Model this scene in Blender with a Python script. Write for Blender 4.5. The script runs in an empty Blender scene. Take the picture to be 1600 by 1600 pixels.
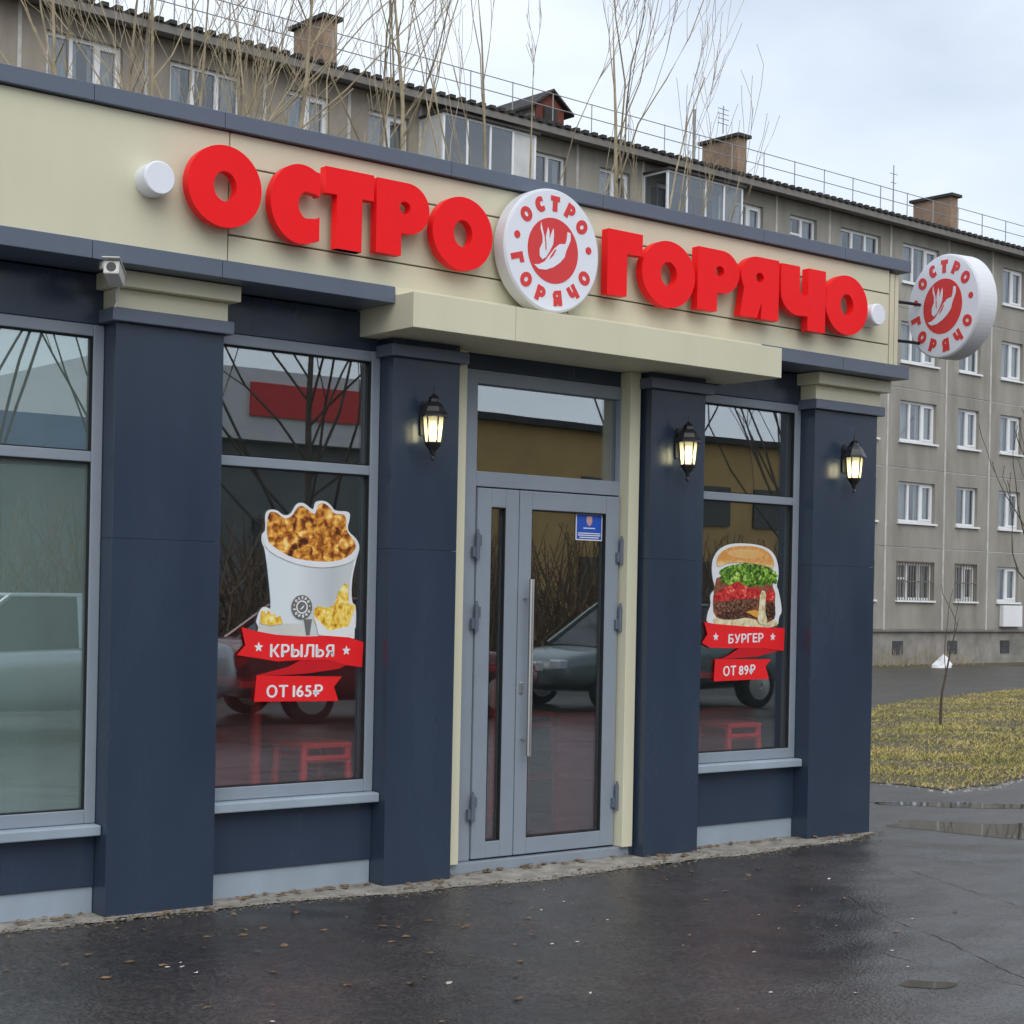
import bpy, bmesh, math, random
from mathutils import Vector, Matrix, noise
rad = math.radians
scene = bpy.context.scene
COL = scene.collection

# ------------------------------------------------------------------ camera
cam_d = bpy.data.cameras.new('camera'); cam = bpy.data.objects.new('camera', cam_d); COL.objects.link(cam)
YAW, ROLL = rad(38.585), rad(1.122)
cam.location = (0, -7.346, 1.55)
_f = Vector((math.sin(YAW), math.cos(YAW), 0)); _r = Vector((math.cos(YAW), -math.sin(YAW), 0)); _u = Vector((0, 0, 1))
_r2 = math.cos(ROLL)*_r + math.sin(ROLL)*_u; _u2 = -math.sin(ROLL)*_r + math.cos(ROLL)*_u
cam.rotation_euler = Matrix((( _r2.x, _u2.x, -_f.x), (_r2.y, _u2.y, -_f.y), (_r2.z, _u2.z, -_f.z))).to_euler()
cam_d.sensor_width = 36; cam_d.lens = 36*2640/1600; cam_d.shift_y = 128.6/1600
cam_d.clip_start = .1; cam_d.clip_end = 3000
scene.camera = cam

# ------------------------------------------------------------------ sky, sun, exposure
SUN_EL, SUN_AZ = rad(48), rad(205)      # azimuth measured clockwise from +Y
world = bpy.data.worlds.new('World'); scene.world = world; world.use_nodes = True
wn = world.node_tree; wn.nodes.clear()
W = lambda t: wn.nodes.new(t)
wo = W('ShaderNodeOutputWorld'); bg = W('ShaderNodeBackground'); bg.inputs['Strength'].default_value = .118
sky = W('ShaderNodeTexSky'); sky.sky_type = 'NISHITA'; sky.sun_disc = False
sky.sun_elevation = SUN_EL; sky.sun_rotation = SUN_AZ; sky.air_density = 1.2; sky.dust_density = 2.0
tc = W('ShaderNodeTexCoord'); mp = W('ShaderNodeMapping'); mp.inputs['Scale'].default_value = (1.0, 1.0, 2.2); mp.inputs['Location'].default_value = (.35, .1, .0)
n1 = W('ShaderNodeTexNoise'); n1.inputs['Scale'].default_value = 2.6; n1.inputs['Detail'].default_value = 6; n1.inputs['Roughness'].default_value = .5
n2 = W('ShaderNodeTexNoise'); n2.inputs['Scale'].default_value = 1.7; n2.inputs['Detail'].default_value = 4
cr = W('ShaderNodeValToRGB'); cr.color_ramp.elements[0].position = .34; cr.color_ramp.elements[0].color = (.52, .52, .52, 1)
cr.color_ramp.elements[1].position = .6; cr.color_ramp.elements[1].color = (.97, .97, .97, 1)
cc = W('ShaderNodeValToRGB'); cc.color_ramp.elements[0].position = .33; cc.color_ramp.elements[0].color = (7.5, 8.2, 9.2, 1)
cc.color_ramp.elements[1].position = .66; cc.color_ramp.elements[1].color = (8.1, 8.75, 9.6, 1)
mx = W('ShaderNodeMixRGB')
lk = wn.links.new
lk(tc.outputs['Generated'], mp.inputs['Vector']); lk(mp.outputs[0], n1.inputs['Vector']); lk(mp.outputs[0], n2.inputs['Vector'])
lk(n1.outputs['Fac'], cr.inputs[0]); lk(n2.outputs['Fac'], cc.inputs[0])
lk(cr.outputs[0], mx.inputs[0]); lk(sky.outputs[0], mx.inputs[1]); lk(cc.outputs[0], mx.inputs[2])
lk(mx.outputs[0], bg.inputs['Color']); lk(bg.outputs[0], wo.inputs['Surface'])
sl = bpy.data.lights.new('sun', 'SUN'); sl.energy = 1.35; sl.angle = rad(55); sl.color = (1, .97, .93)
so = bpy.data.objects.new('sun', sl); COL.objects.link(so)
_d = Vector((math.sin(SUN_AZ)*math.cos(SUN_EL), math.cos(SUN_AZ)*math.cos(SUN_EL), math.sin(SUN_EL)))
so.rotation_euler = _d.to_track_quat('Z', 'Y').to_euler(); so.location = (0, -20, 30)
scene.view_settings.view_transform = 'Standard'; scene.view_settings.look = 'None'
scene.cycles.use_adaptive_sampling = True; scene.cycles.adaptive_threshold = .02; scene.cycles.max_bounces = 7; scene.cycles.diffuse_bounces = 3; scene.cycles.glossy_bounces = 4; scene.cycles.transparent_max_bounces = 12
scene.view_settings.exposure = 0.10; scene.view_settings.gamma = 1.0; scene.view_settings.use_curve_mapping = False

# ------------------------------------------------------------------ materials
M = {}
def lin(r, g, b): return tuple(((c/255)/12.92 if c/255 <= .04045 else ((c/255+.055)/1.055)**2.4) for c in (r, g, b))
def mat(name, col, rough=.6, spec=.5, metal=0, var=.12, vscale=2.0, bump=0, bscale=60, rvar=0, stretch=(1,1,1), coat=0, col2=None, wave=0):
    m = bpy.data.materials.new(name); m.use_nodes = True; nt = m.node_tree; N = nt.nodes; L = nt.links.new
    p = N['Principled BSDF']; p.inputs['Roughness'].default_value = rough; p.inputs['Metallic'].default_value = metal
    p.inputs['Specular IOR Level'].default_value = spec; p.inputs['Coat Weight'].default_value = coat; p.inputs['Coat Roughness'].default_value = .08
    t = N.new('ShaderNodeTexCoord'); mpn = N.new('ShaderNodeMapping'); mpn.inputs['Scale'].default_value = stretch
    L(t.outputs['Object'], mpn.inputs['Vector'])
    ns = N.new('ShaderNodeTexNoise'); ns.inputs['Scale'].default_value = vscale; ns.inputs['Detail'].default_value = 4; ns.inputs['Roughness'].default_value = .6
    L(mpn.outputs[0], ns.inputs['Vector'])
    rp = N.new('ShaderNodeValToRGB'); rp.color_ramp.elements[0].position = .3; rp.color_ramp.elements[1].position = .7
    a = col2 if col2 else tuple(c*(1-var) for c in col); b = col if col2 else tuple(min(1, c*(1+var)) for c in col)
    rp.color_ramp.elements[0].color = (*a, 1); rp.color_ramp.elements[1].color = (*b, 1)
    L(ns.outputs['Fac'], rp.inputs[0]); L(rp.outputs[0], p.inputs['Base Color'])
    if rvar:
        mr = N.new('ShaderNodeMapRange'); mr.inputs['From Min'].default_value = .3; mr.inputs['From Max'].default_value = .7
        mr.inputs['To Min'].default_value = max(.02, rough-rvar); mr.inputs['To Max'].default_value = rough+rvar
        L(ns.outputs['Fac'], mr.inputs['Value']); L(mr.outputs[0], p.inputs['Roughness'])
    last = None
    if bump:
        nb = N.new('ShaderNodeTexNoise'); nb.inputs['Scale'].default_value = bscale; nb.inputs['Detail'].default_value = 4
        L(t.outputs['Object'], nb.inputs['Vector']); bp = N.new('ShaderNodeBump'); bp.inputs['Strength'].default_value = bump; bp.inputs['Distance'].default_value = .01
        L(nb.outputs['Fac'], bp.inputs['Height']); last = bp
    if wave:
        nb = N.new('ShaderNodeTexNoise'); nb.inputs['Scale'].default_value = 1.6; nb.inputs['Detail'].default_value = 1
        L(t.outputs['Object'], nb.inputs['Vector']); bp = N.new('ShaderNodeBump'); bp.inputs['Strength'].default_value = wave; bp.inputs['Distance'].default_value = .02
        L(nb.outputs['Fac'], bp.inputs['Height'])
        if last: L(last.outputs[0], bp.inputs['Normal'])
        last = bp
    if last: L(last.outputs[0], p.inputs['Normal'])
    M[name] = m; return m
def glassmat(name, tint, refl, base=.04, dirt=.02, rough=0.0, wave=.02):
    m = bpy.data.materials.new(name); m.use_nodes = True; nt = m.node_tree; N = nt.nodes; L = nt.links.new; N.clear()
    out = N.new('ShaderNodeOutputMaterial'); tr = N.new('ShaderNodeBsdfTransparent'); tr.inputs['Color'].default_value = (*tint, 1)
    gl = N.new('ShaderNodeBsdfGlossy'); gl.inputs['Roughness'].default_value = rough; gl.inputs['Color'].default_value = (*refl, 1)
    df = N.new('ShaderNodeBsdfDiffuse'); df.inputs['Color'].default_value = (.42, .50, .48, 1)
    lw0 = N.new('ShaderNodeLayerWeight'); lw = N.new('ShaderNodeMath'); lw.operation = 'POWER'; lw.inputs[1].default_value = 4.0; L(lw0.outputs['Facing'], lw.inputs[0])
    ma = N.new('ShaderNodeMath'); ma.operation = 'MULTIPLY_ADD'; ma.inputs[1].default_value = 1.2; ma.inputs[2].default_value = base
    t = N.new('ShaderNodeTexCoord'); nz = N.new('ShaderNodeTexNoise'); nz.inputs['Scale'].default_value = 1.2; nz.inputs['Detail'].default_value = 1
    bp = N.new('ShaderNodeBump'); bp.inputs['Strength'].default_value = wave; bp.inputs['Distance'].default_value = .03
    L(t.outputs['Object'], nz.inputs['Vector']); L(nz.outputs['Fac'], bp.inputs['Height']); L(bp.outputs[0], gl.inputs['Normal'])
    m1 = N.new('ShaderNodeMixShader'); m2 = N.new('ShaderNodeMixShader'); m2.inputs[0].default_value = dirt
    L(lw.outputs[0], ma.inputs[0]); L(ma.outputs[0], m1.inputs[0]); L(tr.outputs[0], m1.inputs[1]); L(gl.outputs[0], m1.inputs[2])
    L(m1.outputs[0], m2.inputs[1]); L(df.outputs[0], m2.inputs[2]); L(m2.outputs[0], out.inputs['Surface'])
    M[name] = m; return m
def emit(name, col, s):
    m = bpy.data.materials.new(name); m.use_nodes = True; p = m.node_tree.nodes['Principled BSDF']
    p.inputs['Base Color'].default_value = (*col, 1); p.inputs['Emission Color'].default_value = (*col, 1); p.inputs['Emission Strength'].default_value = s
    M[name] = m; return m

mat('navy', (.030, .046, .077), .24, .5, var=.08, vscale=1.8, wave=.05, rvar=.07, stretch=(1.6, 1, .45))
mat('cream', (.66, .635, .47), .42, .4, var=.05, vscale=2.2, stretch=(1, 1, .35), wave=.06)
mat('grey_metal', (.112, .136, .182), .36, .5, var=.05, vscale=3, wave=.04)
mat('frame_grey', (.25, .29, .34), .4, .5, var=.05, vscale=4)
mat('plinth_grey', (.30, .36, .42), .5, .4, var=.12, vscale=2.5, stretch=(1, 1, .5))
mat('sign_red', (.96, .010, .014), .42, .22, var=.03)
mat('sign_white', (.80, .83, .90), .35, .5, var=.02)
mat('rim_white', (.72, .73, .76), .4, .5, var=.03)
mat('print_red', (.72, .05, .05), .4, .4, var=.04)
mat('black_metal', (.012, .012, .014), .38, .5, var=.2)
mat('steel', (.62, .61, .58), .3, .5, metal=1, var=.05)
mat('camera_white', (.62, .61, .58), .45, .5, var=.05)
mat('interior_dark', (.055, .05, .05), .8, .3, var=.25, vscale=1.5)
mat('interior_ceiling', (.10, .10, .10), .9, .2)
mat('interior_floor', (.34, .08, .09), .35, .5, var=.3, vscale=3)
mat('interior_red', (.55, .022, .03), .45, .4, var=.1)
mat('stool_red', (.88, .025, .03), .4, .5, var=.05)
mat('film', (.50, .60, .56), .7, .3, var=.25, vscale=1.2, stretch=(2, 1, .6))
mat('concrete_strip', (.29, .27, .235), .85, .3, var=.38, vscale=9, bump=.7, bscale=70)
mat('grit', (.13, .115, .09), .9, .2, var=.4, vscale=30)
mat('soil', (.10, .085, .05), .9, .3, var=.35, vscale=1.2, bump=.8, bscale=14)
mat('panel_concrete', (.30, .285, .25), .9, .2, var=.2, vscale=.8, stretch=(1.6, 1, .45), bump=.25, bscale=26)
mat('panel_brown', (.30, .265, .22), .9, .2, var=.22, vscale=.8, stretch=(1.6, 1, .45), bump=.25, bscale=26)
mat('seam', (.50, .49, .46), .9, .2, var=.2)
mat('plinth_stone', (.26, .25, .225), .95, .2, var=.35, vscale=1.1, bump=.5, bscale=9)
mat('white_frame', (.78, .79, .80), .45, .4, var=.05)
mat('brown_frame', (.16, .13, .10), .6, .4, var=.1)
mat('curtain', (.55, .55, .52), .9, .2, var=.3, vscale=3, stretch=(4, 1, .4))
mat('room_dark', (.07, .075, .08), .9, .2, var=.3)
mat('slate', (.05, .046, .044), .8, .3, var=.3, vscale=2)
mat('eave_board', (.20, .19, .175), .85, .2, var=.15)
mat('chimney_brick', (.30, .21, .15), .9, .2, var=.2, vscale=3, bump=.4, bscale=30)
mat('dormer_red', (.16, .05, .035), .8, .3, var=.3)
mat('dormer_white', (.55, .55, .54), .7, .3, var=.1)
mat('railing', (.30, .30, .31), .6, .5)
mat('bark_pale', (.36, .30, .20), .9, .15, var=.3, vscale=4)
mat('bark_dark', (.10, .08, .065), .9, .15, var=.3, vscale=4)
mat('leaf_brown', (.24, .14, .07), .7, .3, col2=(.10, .06, .035), vscale=20)
mat('litter_pale', (.55, .50, .42), .7, .3, var=.3, vscale=20)
mat('bag_white', (.75, .75, .76), .5, .4, var=.06)
mat('brick_white', (.60, .59, .56), .9, .2, var=.15)
mat('car_silver', (.46, .48, .50), .28, .5, metal=.5, var=.02, coat=.6)
mat('car_red', (.16, .012, .016), .25, .5, var=.02, coat=.6)
mat('car_green', (.12, .16, .16), .25, .5, metal=.3, var=.02, coat=.6)
mat('car_glass', (.012, .014, .016), .06, .6, var=.02)
mat('tyre', (.016, .016, .017), .85, .3)
mat('tail_red', (.45, .01, .01), .2, .5)
mat('lens_clear', (.6, .62, .65), .15, .6)
mat('mall_grey', (.17, .18, .18), .8, .3, var=.2, vscale=.5)
mat('mall_white', (.74, .74, .74), .6, .4, var=.05)
mat('ochre', (.52, .34, .13), .8, .3, var=.15, vscale=.6)
mat('blue_band', (.16, .26, .46), .6, .3, var=.08)
glassmat('glass', (.95, .96, .95), (.90, .96, 1), base=.25, dirt=.012)
glassmat('glass_film', (.85, .95, .92), (.85, .95, .97), base=.38, dirt=.16)
glassmat('far_glass', (.75, .78, .80), (.92, .95, 1), base=.10, dirt=.01)
def lampmat():
    m = bpy.data.materials.new('lamp_glass'); m.use_nodes = True; nt = m.node_tree; N = nt.nodes; L = nt.links.new; N.clear()
    out = N.new('ShaderNodeOutputMaterial'); tr = N.new('ShaderNodeBsdfTransparent'); tl = N.new('ShaderNodeBsdfTranslucent'); tl.inputs['Color'].default_value = (.95, .90, .72, 1)
    gl = N.new('ShaderNodeBsdfGlossy'); gl.inputs['Roughness'].default_value = .12
    m1 = N.new('ShaderNodeMixShader'); m1.inputs[0].default_value = .5; m2 = N.new('ShaderNodeMixShader'); m2.inputs[0].default_value = .06
    L(tr.outputs[0], m1.inputs[1]); L(tl.outputs[0], m1.inputs[2]); L(m1.outputs[0], m2.inputs[1]); L(gl.outputs[0], m2.inputs[2]); L(m2.outputs[0], out.inputs['Surface']); M['lamp_glass'] = m
lampmat()
emit('bulb', (1.0, .90, .55), 14)
# sticker print colours
for k, c in dict(st_white=(.78,.80,.82), st_bag=(.62,.62,.58), st_grey=(.16,.15,.14), st_red=(.83,.018,.022), st_redd=(.58,.012,.018), st_cheese=(.75,.36,.06), st_blue=(.02,.09,.48), st_pink=(.6,.36,.34)).items():
    mat(k, c, .35, .4, var=.05, vscale=6)
mat('st_chicken', (.72, .27, .035), .45, .4, col2=(.20, .055, .012), vscale=34)
mat('st_chicken_light', (.90, .42, .06), .45, .4, col2=(.50, .16, .02), vscale=45); mat('st_chicken_dark', (.42, .12, .02), .45, .4, col2=(.13, .035, .01), vscale=60); mat('st_filling', (.40, .12, .06), .45, .4, col2=(.12, .04, .02), vscale=40)
mat('st_fry_light', (.92, .68, .16), .45, .4, var=.08)
mat('st_leaf_light', (.42, .62, .10), .45, .4, col2=(.14, .30, .02), vscale=60); mat('st_crust', (.74, .38, .10), .45, .4, col2=(.70, .50, .24), vscale=14)
def printmat(name, stops, scale=40, axis=None, lo=0, hi=1, amt=.5, vor=0):
    """flat print: colour ramp driven by noise, optionally along an axis of the picture"""
    m = bpy.data.materials.new(name); m.use_nodes = True; nt = m.node_tree; N = nt.nodes; L = nt.links.new; p = N['Principled BSDF']; p.inputs['Roughness'].default_value = .38; p.inputs['Specular IOR Level'].default_value = .35
    t = N.new('ShaderNodeTexCoord'); n = N.new('ShaderNodeTexNoise'); n.inputs['Scale'].default_value = scale; n.inputs['Detail'].default_value = 5; n.inputs['Roughness'].default_value = .65; n.inputs['Distortion'].default_value = .6
    L(t.outputs['Object'], n.inputs['Vector']); mr = N.new('ShaderNodeMapRange'); mr.inputs['From Min'].default_value = .32; mr.inputs['From Max'].default_value = .68; L(n.outputs['Fac'], mr.inputs['Value']); src = mr.outputs[0]
    if vor:
        v = N.new('ShaderNodeTexVoronoi'); v.inputs['Scale'].default_value = vor; L(t.outputs['Object'], v.inputs['Vector']); oi = N.new('ShaderNodeObjectInfo')
        m3 = N.new('ShaderNodeMath'); m3.operation = 'MULTIPLY_ADD'; m3.inputs[1].default_value = -.6; L(v.outputs['Distance'], m3.inputs[0]); L(src, m3.inputs[2])
        m4 = N.new('ShaderNodeMath'); m4.operation = 'MULTIPLY_ADD'; m4.inputs[1].default_value = .45; L(oi.outputs['Random'], m4.inputs[0]); L(m3.outputs[0], m4.inputs[2]); src = m4.outputs[0]
    if axis is not None:
        sp = N.new('ShaderNodeSeparateXYZ'); L(t.outputs['Object'], sp.inputs[0]); g = N.new('ShaderNodeMapRange'); g.inputs['From Min'].default_value = lo; g.inputs['From Max'].default_value = hi; L(sp.outputs[axis], g.inputs['Value'])
        mx_ = N.new('ShaderNodeMix'); mx_.inputs[0].default_value = amt; L(src, mx_.inputs[2]); L(g.outputs[0], mx_.inputs[3]); src = mx_.outputs[0]
    r = N.new('ShaderNodeValToRGB'); e = r.color_ramp.elements; e[0].position, e[0].color = stops[0][0], (*stops[0][1], 1); e[1].position, e[1].color = stops[-1][0], (*stops[-1][1], 1)
    for q, col in stops[1:-1]: z = e.new(q); z.color = (*col, 1)
    L(src, r.inputs[0]); L(r.outputs[0], p.inputs['Base Color']); M[name] = m
printmat('st_crispy', [(0, (.07, .018, .006)), (.3, (.34, .10, .015)), (.55, (.68, .27, .04)), (.8, (.90, .48, .09)), (1, (.98, .74, .30))], 22, vor=26)
printmat('st_cup', [(0, (.66, .74, .78)), (.45, (.70, .76, .78)), (.8, (.50, .55, .57)), (1, (.62, .66, .66))], 3, 0, 4.30, 4.88, .93)
printmat('st_bun', [(0, (.62, .40, .17)), (.35, (.82, .68, .42)), (.62, (.84, .60, .26)), (.85, (.66, .28, .06)), (1, (.80, .48, .16))], 14, 2, 1.68, 1.80, .72)
printmat('st_lettuce', [(0, (.02, .05, .01)), (.35, (.10, .24, .02)), (.6, (.28, .50, .05)), (.85, (.55, .70, .16)), (1, (.80, .84, .45))], 42, vor=45)
printmat('st_patty', [(0, (.015, .006, .004)), (.4, (.08, .03, .018)), (.7, (.20, .085, .05)), (1, (.42, .22, .13))], 60, vor=70)
printmat('st_tomato', [(0, (.16, .005, .008)), (.4, (.48, .018, .02)), (.75, (.75, .07, .05)), (1, (.90, .42, .30))], 26)
printmat('st_fries', [(0, (.42, .18, .01)), (.4, (.80, .46, .04)), (.75, (.92, .68, .12)), (1, (.97, .86, .42))], 30, vor=30)
printmat('st_sauce', [(0, (.45, .32, .12)), (.5, (.74, .64, .38)), (1, (.88, .84, .70))], 22)
def asphalt():
    m = bpy.data.materials.new('asphalt'); m.use_nodes = True; nt = m.node_tree; N = nt.nodes; L = nt.links.new; p = N['Principled BSDF']
    t = N.new('ShaderNodeTexCoord')
    big = N.new('ShaderNodeTexNoise'); big.inputs['Scale'].default_value = .55; big.inputs['Detail'].default_value = 5; big.inputs['Roughness'].default_value = .62
    mid = N.new('ShaderNodeTexNoise'); mid.inputs['Scale'].default_value = 26; mid.inputs['Detail'].default_value = 2
    vor = N.new('ShaderNodeTexVoronoi'); vor.inputs['Scale'].default_value = 75
    und = N.new('ShaderNodeTexNoise'); und.inputs['Scale'].default_value = 2.2; und.inputs['Detail'].default_value = 1
    for q in (big, mid, vor, und): L(t.outputs['Object'], q.inputs['Vector'])
    r1 = N.new('ShaderNodeValToRGB'); r1.color_ramp.elements[0].position = .35; r1.color_ramp.elements[1].position = .68
    r1.color_ramp.elements[0].color = (.017, .0150, .0140, 1); r1.color_ramp.elements[1].color = (.042, .0375, .0345, 1)
    L(big.outputs['Fac'], r1.inputs[0])
    r2 = N.new('ShaderNodeValToRGB'); r2.color_ramp.elements[0].position = .05; r2.color_ramp.elements[1].position = .9
    r2.color_ramp.elements[0].color = (2.6, 2.5, 2.4, 1); r2.color_ramp.elements[1].color = (.35, .35, .35, 1); L(vor.outputs['Color'], r2.inputs[0])
    mm = N.new('ShaderNodeMixRGB'); mm.blend_type = 'MULTIPLY'; mm.inputs[0].default_value = .85; L(r1.outputs[0], mm.inputs[1]); L(r2.outputs[0], mm.inputs[2])
    L(mm.outputs[0], p.inputs['Base Color'])
    mr = N.new('ShaderNodeMapRange'); mr.inputs['From Min'].default_value = .33; mr.inputs['From Max'].default_value = .68; mr.inputs['To Min'].default_value = .27; mr.inputs['To Max'].default_value = .42
    L(big.outputs['Fac'], mr.inputs['Value']); L(mr.outputs[0], p.inputs['Roughness']); p.inputs['Specular IOR Level'].default_value = .5; p.inputs['IOR'].default_value = 1.68
    b1 = N.new('ShaderNodeBump'); b1.inputs['Strength'].default_value = .3; b1.inputs['Distance'].default_value = .006; L(vor.outputs['Distance'], b1.inputs['Height'])
    b2 = N.new('ShaderNodeBump'); b2.inputs['Strength'].default_value = .12; b2.inputs['Distance'].default_value = .01; L(mid.outputs['Fac'], b2.inputs['Height']); L(b1.outputs[0], b2.inputs['Normal'])
    b3 = N.new('ShaderNodeBump'); b3.inputs['Strength'].default_value = 1.0; b3.inputs['Distance'].default_value = .05; L(und.outputs['Fac'], b3.inputs['Height']); L(b2.outputs[0], b3.inputs['Normal'])
    L(b3.outputs[0], p.inputs['Normal']); M['asphalt'] = m
asphalt()
def water():
    m = bpy.data.materials.new('puddle_water'); m.use_nodes = True; nt = m.node_tree; N = nt.nodes; L = nt.links.new; p = N['Principled BSDF']
    p.inputs['Base Color'].default_value = (.035, .031, .026, 1); p.inputs['Roughness'].default_value = .03; p.inputs['Specular IOR Level'].default_value = .5
    t = N.new('ShaderNodeTexCoord'); n = N.new('ShaderNodeTexNoise'); n.inputs['Scale'].default_value = 3
    b = N.new('ShaderNodeBump'); b.inputs['Strength'].default_value = .03; b.inputs['Distance'].default_value = .01
    L(t.outputs['Object'], n.inputs['Vector']); L(n.outputs['Fac'], b.inputs['Height']); L(b.outputs[0], p.inputs['Normal']); M['puddle_water'] = m
water()
def grass_mat():
    m = bpy.data.materials.new('grass'); m.use_nodes = True; nt = m.node_tree; N = nt.nodes; L = nt.links.new; p = N['Principled BSDF']
    t = N.new('ShaderNodeTexCoord'); n = N.new('ShaderNodeTexNoise'); n.inputs['Scale'].default_value = 1.1; n.inputs['Detail'].default_value = 9; n.inputs['Roughness'].default_value = .85
    r = N.new('ShaderNodeValToRGB'); e = r.color_ramp.elements; e[0].position = .38; e[0].color = (.21, .23, .05, 1); e[1].position = .6; e[1].color = (.62, .47, .19, 1)
    x = r.color_ramp.elements.new(.5); x.color = (.42, .36, .11, 1)
    L(t.outputs['Object'], n.inputs['Vector']); L(n.outputs['Fac'], r.inputs[0]); L(r.outputs[0], p.inputs['Base Color']); p.inputs['Roughness'].default_value = .8; p.inputs['Specular IOR Level'].default_value = .2
    M['grass'] = m
grass_mat()

# ------------------------------------------------------------------ helpers
def tag(o, label=None, cat=None, group=None, kind=None):
    if label: o['label'] = label
    if cat: o['category'] = cat
    if group: o['group'] = group
    if kind: o['kind'] = kind
    return o
def empty(name, loc=(0,0,0), rz=0, **k):
    o = bpy.data.objects.new(name, None); o.location = loc; o.rotation_euler = (0, 0, rz); o.empty_display_size = .2; COL.objects.link(o); return tag(o, **k)
def off(parent):
    v = Vector((0,0,0)); p = parent
    while p: v += p.location; p = p.parent
    return v
class MB:
    def __init__(s): s.v = []; s.f = []; s.smooth = False
    def box(s, x0, x1, y0, y1, z0, z1):
        b = len(s.v); s.v += [(x0,y0,z0),(x1,y0,z0),(x1,y1,z0),(x0,y1,z0),(x0,y0,z1),(x1,y0,z1),(x1,y1,z1),(x0,y1,z1)]
        s.f += [tuple(b+i for i in q) for q in ((0,3,2,1),(4,5,6,7),(0,1,5,4),(1,2,6,5),(2,3,7,6),(3,0,4,7))]; return s
    def prism(s, pts, y0, y1):           # polygon in xz, from y0 (front) to y1
        n = len(pts); b = len(s.v); ar = sum(pts[i][0]*pts[(i+1)%n][1]-pts[(i+1)%n][0]*pts[i][1] for i in range(n))
        if ar < 0: pts = pts[::-1]
        s.v += [(x, y0, z) for x, z in pts] + [(x, y1, z) for x, z in pts]
        s.f += [tuple(b+i for i in range(n)), tuple(b+n+i for i in reversed(range(n)))]
        s.f += [(b+i, b+n+i, b+n+(i+1)%n, b+(i+1)%n) for i in range(n)]; return s
    def tube(s, path, rads, n=6, cap=True):
        b = len(s.v); k = len(path); P = [Vector(p) for p in path]
        for i in range(k):
            d = (P[min(i+1, k-1)] - P[max(i-1, 0)]); d = d.normalized() if d.length > 1e-9 else Vector((0,0,1))
            a = Vector((0,0,1)) if abs(d.z) < .9 else Vector((1,0,0)); u = d.cross(a).normalized(); w = d.cross(u)
            for j in range(n):
                t = 2*math.pi*j/n; q = P[i] + (u*math.cos(t)+w*math.sin(t))*rads[i]; s.v.append(tuple(q))
        for i in range(k-1):
            for j in range(n): s.f.append((b+i*n+j, b+i*n+(j+1)%n, b+(i+1)*n+(j+1)%n, b+(i+1)*n+j))
        if cap: s.f += [tuple(b+j for j in reversed(range(n))), tuple(b+(k-1)*n+j for j in range(n))]
        return s
    def lathe(s, prof, n=24, c=(0,0,0), axis='z', phase=0):
        b = len(s.v); k = len(prof)
        for r, h in prof:
            for j in range(n):
                t = 2*math.pi*j/n+phase; x, y = r*math.cos(t), r*math.sin(t)
                s.v.append((c[0]+x, c[1]+y, c[2]+h) if axis == 'z' else (c[0]+x, c[1]+h, c[2]-y))
        for i in range(k-1):
            for j in range(n): s.f.append((b+i*n+j, b+i*n+(j+1)%n, b+(i+1)*n+(j+1)%n, b+(i+1)*n+j))
        s.f += [tuple(b+j for j in reversed(range(n))), tuple(b+(k-1)*n+j for j in range(n))]; return s
    def quad(s, *p): b = len(s.v); s.v += list(p); s.f.append(tuple(range(b, b+len(p)))); return s
    def build(s, name, m, parent=None, bevel=0, smooth=False, local=False, mats=None):
        o_ = Vector((0,0,0)) if local else off(parent)
        me = bpy.data.meshes.new(name); me.from_pydata([(x-o_.x, y-o_.y, z-o_.z) for x, y, z in s.v], [], s.f); me.update()
        me.materials.append(M[m] if isinstance(m, str) else m)
        if smooth:
            me.polygons.foreach_set('use_smooth', [True]*len(me.polygons))
        o = bpy.data.objects.new(name, me); COL.objects.link(o); o.parent = parent
        if bevel:
            bv = o.modifiers.new('bevel', 'BEVEL'); bv.width = bevel; bv.segments = 2; bv.limit_method = 'ANGLE'; bv.angle_limit = rad(35)
        return o
def dup(o, loc, parent=None):
    c = o.copy(); COL.objects.link(c); c.parent = parent if parent else o.parent; c.location = loc; return c
def curve_mesh(polys, depth):
    """flat outlines (lists of xz points, holes included) -> mesh in xz plane, front at y=-depth/2"""
    cu = bpy.data.curves.new('tmp', 'CURVE'); cu.dimensions = '2D'; cu.fill_mode = 'BOTH'; cu.extrude = depth/2
    for pl in polys:
        sp = cu.splines.new('POLY'); sp.points.add(len(pl)-1); sp.use_cyclic_u = True
        for q, (x, z) in zip(sp.points, pl): q.co = (x, z, 0, 1)
    ob = bpy.data.objects.new('tmp', cu); COL.objects.link(ob)
    dg = bpy.context.evaluated_depsgraph_get(); dg.update()
    me = bpy.data.meshes.new_from_object(ob.evaluated_get(dg)); bpy.data.objects.remove(ob); bpy.data.curves.remove(cu)
    me.transform(Matrix.Rotation(rad(90), 4, 'X')); return me
def text_mesh(txt, depth, bold=0.0):
    cu = bpy.data.curves.new('tmp', 'FONT'); cu.body = txt; cu.extrude = depth/2; cu.offset = bold; cu.size = 1
    ob = bpy.data.objects.new('tmp', cu); COL.objects.link(ob)
    dg = bpy.context.evaluated_depsgraph_get(); dg.update()
    me = bpy.data.meshes.new_from_object(ob.evaluated_get(dg)); bpy.data.objects.remove(ob); bpy.data.curves.remove(cu)
    me.transform(Matrix.Rotation(rad(90), 4, 'X')); return me
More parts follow.
